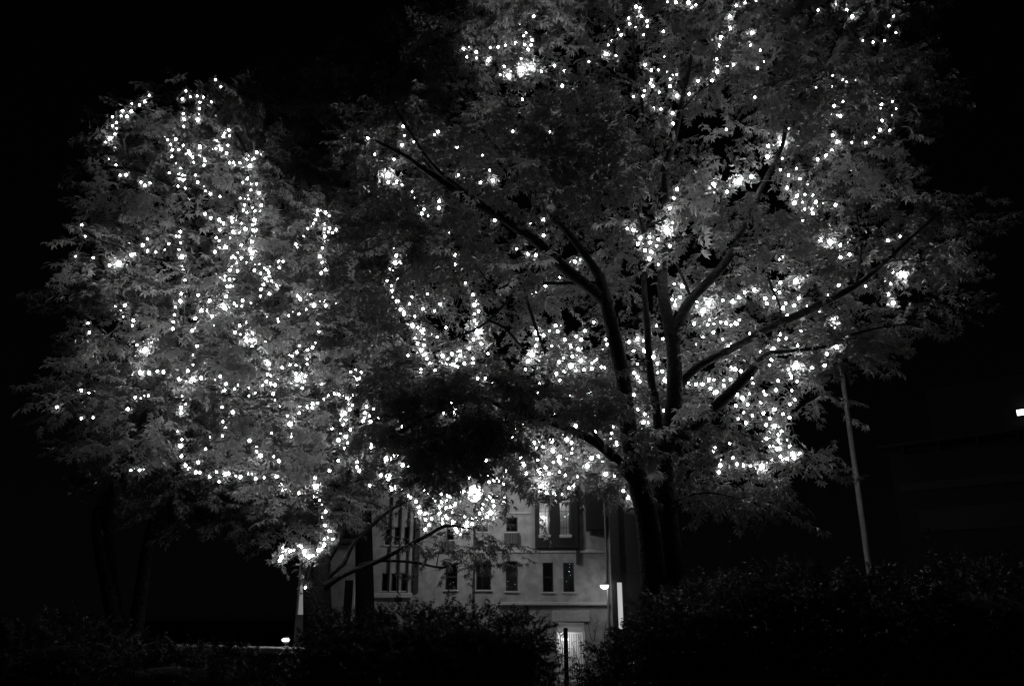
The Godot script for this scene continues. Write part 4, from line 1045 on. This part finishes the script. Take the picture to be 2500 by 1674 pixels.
func trees() -> void:
	var k := 0.42735
	# --- the largest tree: leaning stem, thin stem and stout stem from one base
	var g := Grown.new()
	var foot := at(1635, 1700, 13.0)
	g.root = thing("broadleaf_tree", "largest tree, forking low into dark upright stems with a wide star-leaved crown", "tree", Vector3(foot.x, 0, foot.z))
	limb(g, "trunk", [1648, 1742, 1618, 1600, 1600, 1480, 1588, 1330, 1575, 1240, 1556, 1167, 1534, 1040, 1522, 927, 1501, 825, 1482, 739, 1465, 671], [12.7, 12.8, 12.9], [66, 62, 58, 54, 52, 46, 42, 38, 36, 32, 26], 14, 14.0)
	limb(g, "stem", [1662, 1742, 1655, 1600, 1645, 1480, 1632, 1330, 1622, 1200, 1630, 1110, 1648, 970, 1646, 863, 1636, 800, 1624, 740, 1618, 680, 1622, 590, 1628, 491, 1628, 420, 1647, 333, 1667, 239, 1688, 132, 1714, 68, 1731, -10, 1745, -120], [13.1, 13.1, 13.2], [62, 60, 56, 56, 54, 46, 38, 34, 32, 28, 26, 24, 23, 20, 18, 15, 12, 10, 8, 5], 14, 14.0)
	limb(g, "stem", [1626, 1260, 1618, 1150, 1602, 991, 1588, 906, 1582, 799, 1574, 680, 1584, 620, 1560, 480, 1572, 300, 1545, 120, 1560, -40], [13.0, 13.0, 13.3], [26, 24, 20, 18, 16, 14, 12, 11, 9, 7, 4], 10, 12.0)
	limb(g, "limb", [1478, 735, 1440, 700, 1385, 658, 1317, 594, 1270, 560, 1227, 530, 1172, 500, 1125, 474, 1073, 436, 1039, 415, 990, 380, 930, 350, 890, 330], [12.9, 12.5, 12.3, 12.6], [30, 28, 27, 25, 24, 23, 22, 20, 17, 12, 9, 6, 4], 10, 12.0)
	limb(g, "limb", [1466, 675, 1432, 624, 1380, 560, 1300, 483, 1240, 400, 1180, 320, 1120, 220, 1060, 130], [12.9, 13.1, 13.4], [24, 20, 16, 14, 12, 10, 8, 4], 10, 12.0)
	limb(g, "limb", [1240, 540, 1140, 470, 1060, 405, 1013, 342, 971, 273, 940, 200], [12.4, 12.9], [10, 9, 8, 7, 6, 3], 10, 12.0)
	limb(g, "limb", [1646, 845, 1662, 780, 1689, 729, 1752, 667, 1795, 607, 1816, 556, 1863, 453, 1910, 355, 1930, 265, 2004, 171, 2060, 60], [13.1, 12.9, 12.8], [30, 28, 24, 22, 20, 18, 14, 11, 9, 7, 4], 10, 12.0)
	limb(g, "limb", [1645, 1110, 1680, 1062, 1731, 1008, 1782, 961, 1833, 910, 1872, 867, 1927, 858, 2013, 846, 2068, 822, 2150, 800, 2239, 788], [13.1, 12.7, 12.3], [34, 32, 28, 26, 22, 14, 10, 8, 7, 5, 3], 10, 12.0)
	limb(g, "limb", [1645, 960, 1700, 900, 1790, 850, 1880, 800, 1966, 761, 2034, 726, 2090, 697, 2141, 658, 2192, 611, 2244, 564, 2320, 500], [13.2, 12.8, 12.5], [20, 19, 18, 18, 20, 18, 15, 10, 8, 6, 3], 10, 12.0)
	limb(g, "branch", [2092, 697, 2103, 607, 2090, 513, 2070, 400, 2090, 300], [12.6, 12.7], [8, 7, 6, 4, 3])
	limb(g, "branch", [1795, 611, 1855, 600, 1961, 605, 2050, 570], [12.9, 12.7], [8, 7, 6, 3])
	limb(g, "branch", [1625, 575, 1662, 577, 1748, 581, 1800, 560], [13.2, 13.0], [9, 8, 6, 4])
	limb(g, "branch", [1790, 560, 1760, 480, 1720, 440, 1650, 430, 1560, 400], [12.9, 12.6], [9, 8, 7, 5, 3])
	limb(g, "branch", [1885, 632, 1876, 671, 1885, 701, 1906, 748, 1908, 790], [12.8, 12.9], [3, 5, 6, 6, 5])
	limb(g, "branch", [1618, 650, 1560, 565, 1518, 560, 1441, 513, 1394, 453, 1330, 390, 1230, 330], [13.0, 12.5], [9, 8, 8, 7, 7, 5, 3])
	limb(g, "limb", [1570, 1225, 1543, 1167, 1484, 1103, 1432, 1068, 1385, 1047, 1350, 1035, 1304, 1019, 1240, 1000, 1176, 972, 1125, 981, 1056, 1013, 1009, 1038, 950, 1070], [12.9, 12.2, 11.6], [30, 27, 24, 20, 17, 14, 12, 11, 10, 10, 9, 8, 4], 10, 12.0)
	limb(g, "branch", [1490, 1105, 1440, 1040, 1467, 1021, 1400, 1018, 1304, 1019, 1200, 1040], [12.5, 11.8], [9, 8, 8, 8, 7, 4])
	limb(g, "branch", [1470, 690, 1380, 690, 1279, 697, 1230, 745, 1176, 795, 1100, 830], [12.9, 12.6], [9, 8, 7, 7, 6, 4])
	limb(g, "branch", [1279, 697, 1290, 740, 1310, 800, 1332, 863], [12.7, 12.8], [7, 7, 7, 5])
	limb(g, "branch", [1190, 780, 1232, 799, 1260, 830, 1287, 859], [12.6, 12.6], [6, 6, 6, 4])
	limb(g, "branch", [1690, 732, 1650, 640, 1600, 560], [13.0, 12.7], [8, 6, 4])
	# --- tree beside the dark wall
	var a := Grown.new()
	foot = at(300, 1660, 15.0)
	a.root = thing("broadleaf_tree", "tree of several slim pale stems beside the dark wall, its crown full of bulbs", "tree", Vector3(foot.x, 0, foot.z))
	limb(a, "trunk", [330, 1690, 325, 1600, 340, 1480, 360, 1330, 380, 1256, 414, 1196, 450, 1100, 480, 980, 520, 860, 545, 740, 590, 620, 618, 520, 610, 400, 560, 300, 500, 230], [15.0, 15.0, 15.2], [40, 36, 30, 24, 20, 19, 18, 17, 16, 15, 14, 12, 10, 7, 4])
	limb(a, "stem", [315, 1690, 290, 1560, 255, 1400, 235, 1277, 256, 1218, 312, 1136, 350, 1020, 360, 900, 340, 800, 280, 700, 220, 600], [14.9, 14.8, 14.5], [38, 36, 28, 22, 20, 17, 15, 13, 11, 8, 4])
	limb(a, "stem", [300, 1600, 270, 1380, 262, 1240, 285, 1180, 330, 1080, 420, 960, 440, 820, 449, 667, 466, 560, 466, 483, 406, 444, 333, 414, 256, 406, 200, 400], [15.0, 14.6, 14.3], [26, 22, 18, 16, 15, 14, 13, 13, 13, 12, 11, 9, 7, 4])
	limb(a, "limb", [449, 670, 410, 641, 316, 611, 250, 590, 200, 560], [14.4, 14.1], [12, 10, 8, 6, 3])
	limb(a, "branch", [333, 414, 310, 380, 296, 300, 300, 260], [14.4, 14.4], [8, 7, 5, 3])
	limb(a, "limb", [545, 740, 470, 620, 430, 500, 440, 380, 450, 270], [15.1, 14.8], [12, 10, 9, 7, 3])
	limb(a, "branch", [300, 570, 350, 534, 410, 528, 480, 520], [14.3, 14.6], [6, 7, 7, 7])
	# --- tree on the stubby trunk
	var m := Grown.new()
	foot = at(775, 1660, 15.6)
	m.root = thing("broadleaf_tree", "tree on a stubby dark trunk whose thin limbs reach across the house front", "tree", Vector3(foot.x, 0, foot.z))
	limb(m, "trunk", [778, 1700, 777, 1600, 774, 1500, 772, 1430, 770, 1378, 774, 1340], [15.6], [72, 68, 62, 60, 66, 40], 14)
	limb(m, "stem", [770, 1390, 780, 1340, 788, 1300, 784, 1250, 770, 1218, 745, 1130, 750, 1000, 760, 850, 775, 700, 785, 560, 780, 490], [15.6, 15.5, 15.3], [30, 24, 18, 16, 14, 14, 13, 12, 10, 7, 4])
	limb(m, "stem", [780, 1390, 830, 1300, 850, 1180, 842, 1060, 858, 930, 870, 820, 900, 720], [15.7, 15.4, 15.2], [24, 18, 15, 13, 11, 8, 4])
	limb(m, "limb", [786, 1436, 820, 1414, 855, 1397, 913, 1375, 994, 1333, 1050, 1303, 1090, 1282, 1150, 1290], [15.5, 15.0, 14.8], [20, 14, 11, 10, 9, 8, 7, 3])
	limb(m, "limb", [786, 1425, 815, 1395, 838, 1376, 860, 1330, 900, 1290, 960, 1240, 1040, 1200], [15.6, 15.3], [16, 13, 11, 10, 9, 7, 4])
	limb(m, "branch", [855, 1397, 905, 1372, 1000, 1372, 1080, 1385, 1130, 1370], [15.3, 15.0], [8, 7, 6, 5, 3])
	limb(m, "limb", [770, 1215, 727, 1200, 690, 1185, 640, 1160, 560, 1120, 500, 1100], [15.5, 15.1], [12, 10, 8, 7, 5, 3])
	limb(m, "branch", [752, 1385, 740, 1340, 735, 1330, 728, 1300], [15.6, 15.6], [14, 10, 8, 3])
	limb(m, "limb", [750, 1000, 700, 930, 660, 860, 640, 760], [15.4, 15.2], [12, 10, 8, 4])
	# --- dim tree standing back between the others
	var d := Grown.new()
	foot = at(890, 1600, 19.5)
	d.root = thing("broadleaf_tree", "dim tree standing back in the gap between the two bulb-filled crowns", "tree", Vector3(foot.x, ground_height(foot.x, foot.z), foot.z))
	limb(d, "trunk", [893, 1700, 890, 1480, 887, 1300, 884, 1100, 880, 900, 860, 700, 850, 500, 840, 350, 850, 220], [19.5], [44, 42, 38, 34, 28, 22, 16, 10, 5])
	limb(d, "limb", [880, 850, 950, 650, 1000, 450, 1020, 300], [19.5, 19.2], [18, 14, 9, 4])
	limb(d, "limb", [870, 760, 780, 600, 720, 450, 690, 350], [19.5, 19.2], [16, 12, 8, 4])
	# bulbs before leaves: the strings hang on the wood, and leaves grow round them
	strings_left(a)
	strings_middle(m)
	strings_main(g)
	var open_main := [[1330, 830, 210, 120, 13.3], [1340, 1110, 160, 75, 13.3], [1720, 690, 180, 110, 13.0], [1880, 1060, 110, 130, 12.9], [1600, 830, 150, 170, 13.1], [1060, 790, 100, 130, 13.1], [1450, 560, 120, 120, 12.9], [1930, 700, 120, 80, 12.8], [1560, 960, 60, 90, 13.3]]
	grow(g, [1080, 60, 1180, -150, 1500, -220, 2000, -220, 2220, -60, 2200, 120, 2240, 330, 2320, 430, 2350, 520, 2280, 640, 2270, 740, 2220, 800, 2100, 830, 2000, 880, 2010, 960, 1990, 1050, 2010, 1150, 1960, 1170, 1880, 1130, 1830, 1210, 1720, 1290, 1690, 1280, 1650, 1170, 1560, 1190, 1480, 1190, 1400, 1150, 1330, 1190, 1250, 1180, 1100, 1190, 1000, 1170, 950, 1130, 880, 1010, 880, 920, 960, 880, 930, 740, 880, 560, 880, 420, 880, 300, 1000, 240, 1110, 200], 10.9, 15.4, 350, 17, open_main, 1.0, 300)
	# the heavy shelf of shaded leaves that reaches toward us
	grow(g, [880, 930, 1000, 880, 1150, 910, 1350, 920, 1480, 930, 1540, 1000, 1660, 1010, 1680, 1100, 1560, 1110, 1470, 1010, 1380, 1020, 1300, 1060, 1180, 1090, 1080, 1170, 1000, 1140, 930, 1060, 890, 1000], 10.9, 12.2, 66, 15, [[1460, 1085, 110, 60, 99]], 1.0, 0, false)
	# shaded boughs high on our side of the crown
	grow(g, [1180, 270, 1400, 250, 1600, 290, 1640, 400, 1560, 440, 1440, 470, 1300, 420, 1180, 380], 11.0, 11.9, 22, 15, [], 1.0, 0, false)
	grow(g, [1800, 120, 2050, 90, 2130, 230, 2000, 300, 1850, 260], 11.2, 12.0, 14, 15, [], 1.0, 0, false)
	grow(g, [900, 470, 1050, 520, 1150, 600, 1080, 660, 950, 620], 11.2, 12.0, 12, 15, [], 1.0, 0, false)
	grow(a, [215, 430, 265, 265, 420, 210, 530, 190, 620, 290, 690, 420, 760, 480, 740, 700, 700, 900, 640, 1050, 560, 1180, 400, 1180, 260, 1160, 190, 1110, 165, 1000, 180, 850, 195, 700, 205, 540], 13.0, 17.0, 205, 17, [], 1.0, 300)
	grow(m, [620, 560, 700, 440, 790, 450, 870, 560, 940, 740, 960, 880, 890, 960, 930, 1090, 1000, 1180, 1100, 1200, 1190, 1210, 1180, 1235, 1060, 1240, 900, 1210, 780, 1250, 640, 1210, 540, 1120, 560, 800], 13.8, 17.2, 170, 17, [[870, 1350, 110, 90, 99], [775, 1310, 70, 60, 99]], 1.0, 300)
	grow(m, [1040, 1320, 1130, 1270, 1250, 1310, 1240, 1370, 1120, 1390, 1030, 1400, 1010, 1360], 14.4, 15.4, 7, 9, [], 0.85, 0, false)
	grow(a, [380, 1170, 560, 1180, 700, 1200, 720, 1280, 560, 1300, 420, 1260], 14.4, 16.4, 16, 13, [], 1.0, 0, false)
	grow(g, [1990, 750, 2090, 745, 2100, 850, 1990, 850], 12.0, 12.7, 6, 11, [], 0.9, 0, false)
	grow(d, [600, 200, 1000, 60, 1120, 60, 1130, 400, 960, 640, 900, 800, 760, 600, 660, 420], 18.0, 21.0, 80, 16, [], 1.15, 120)
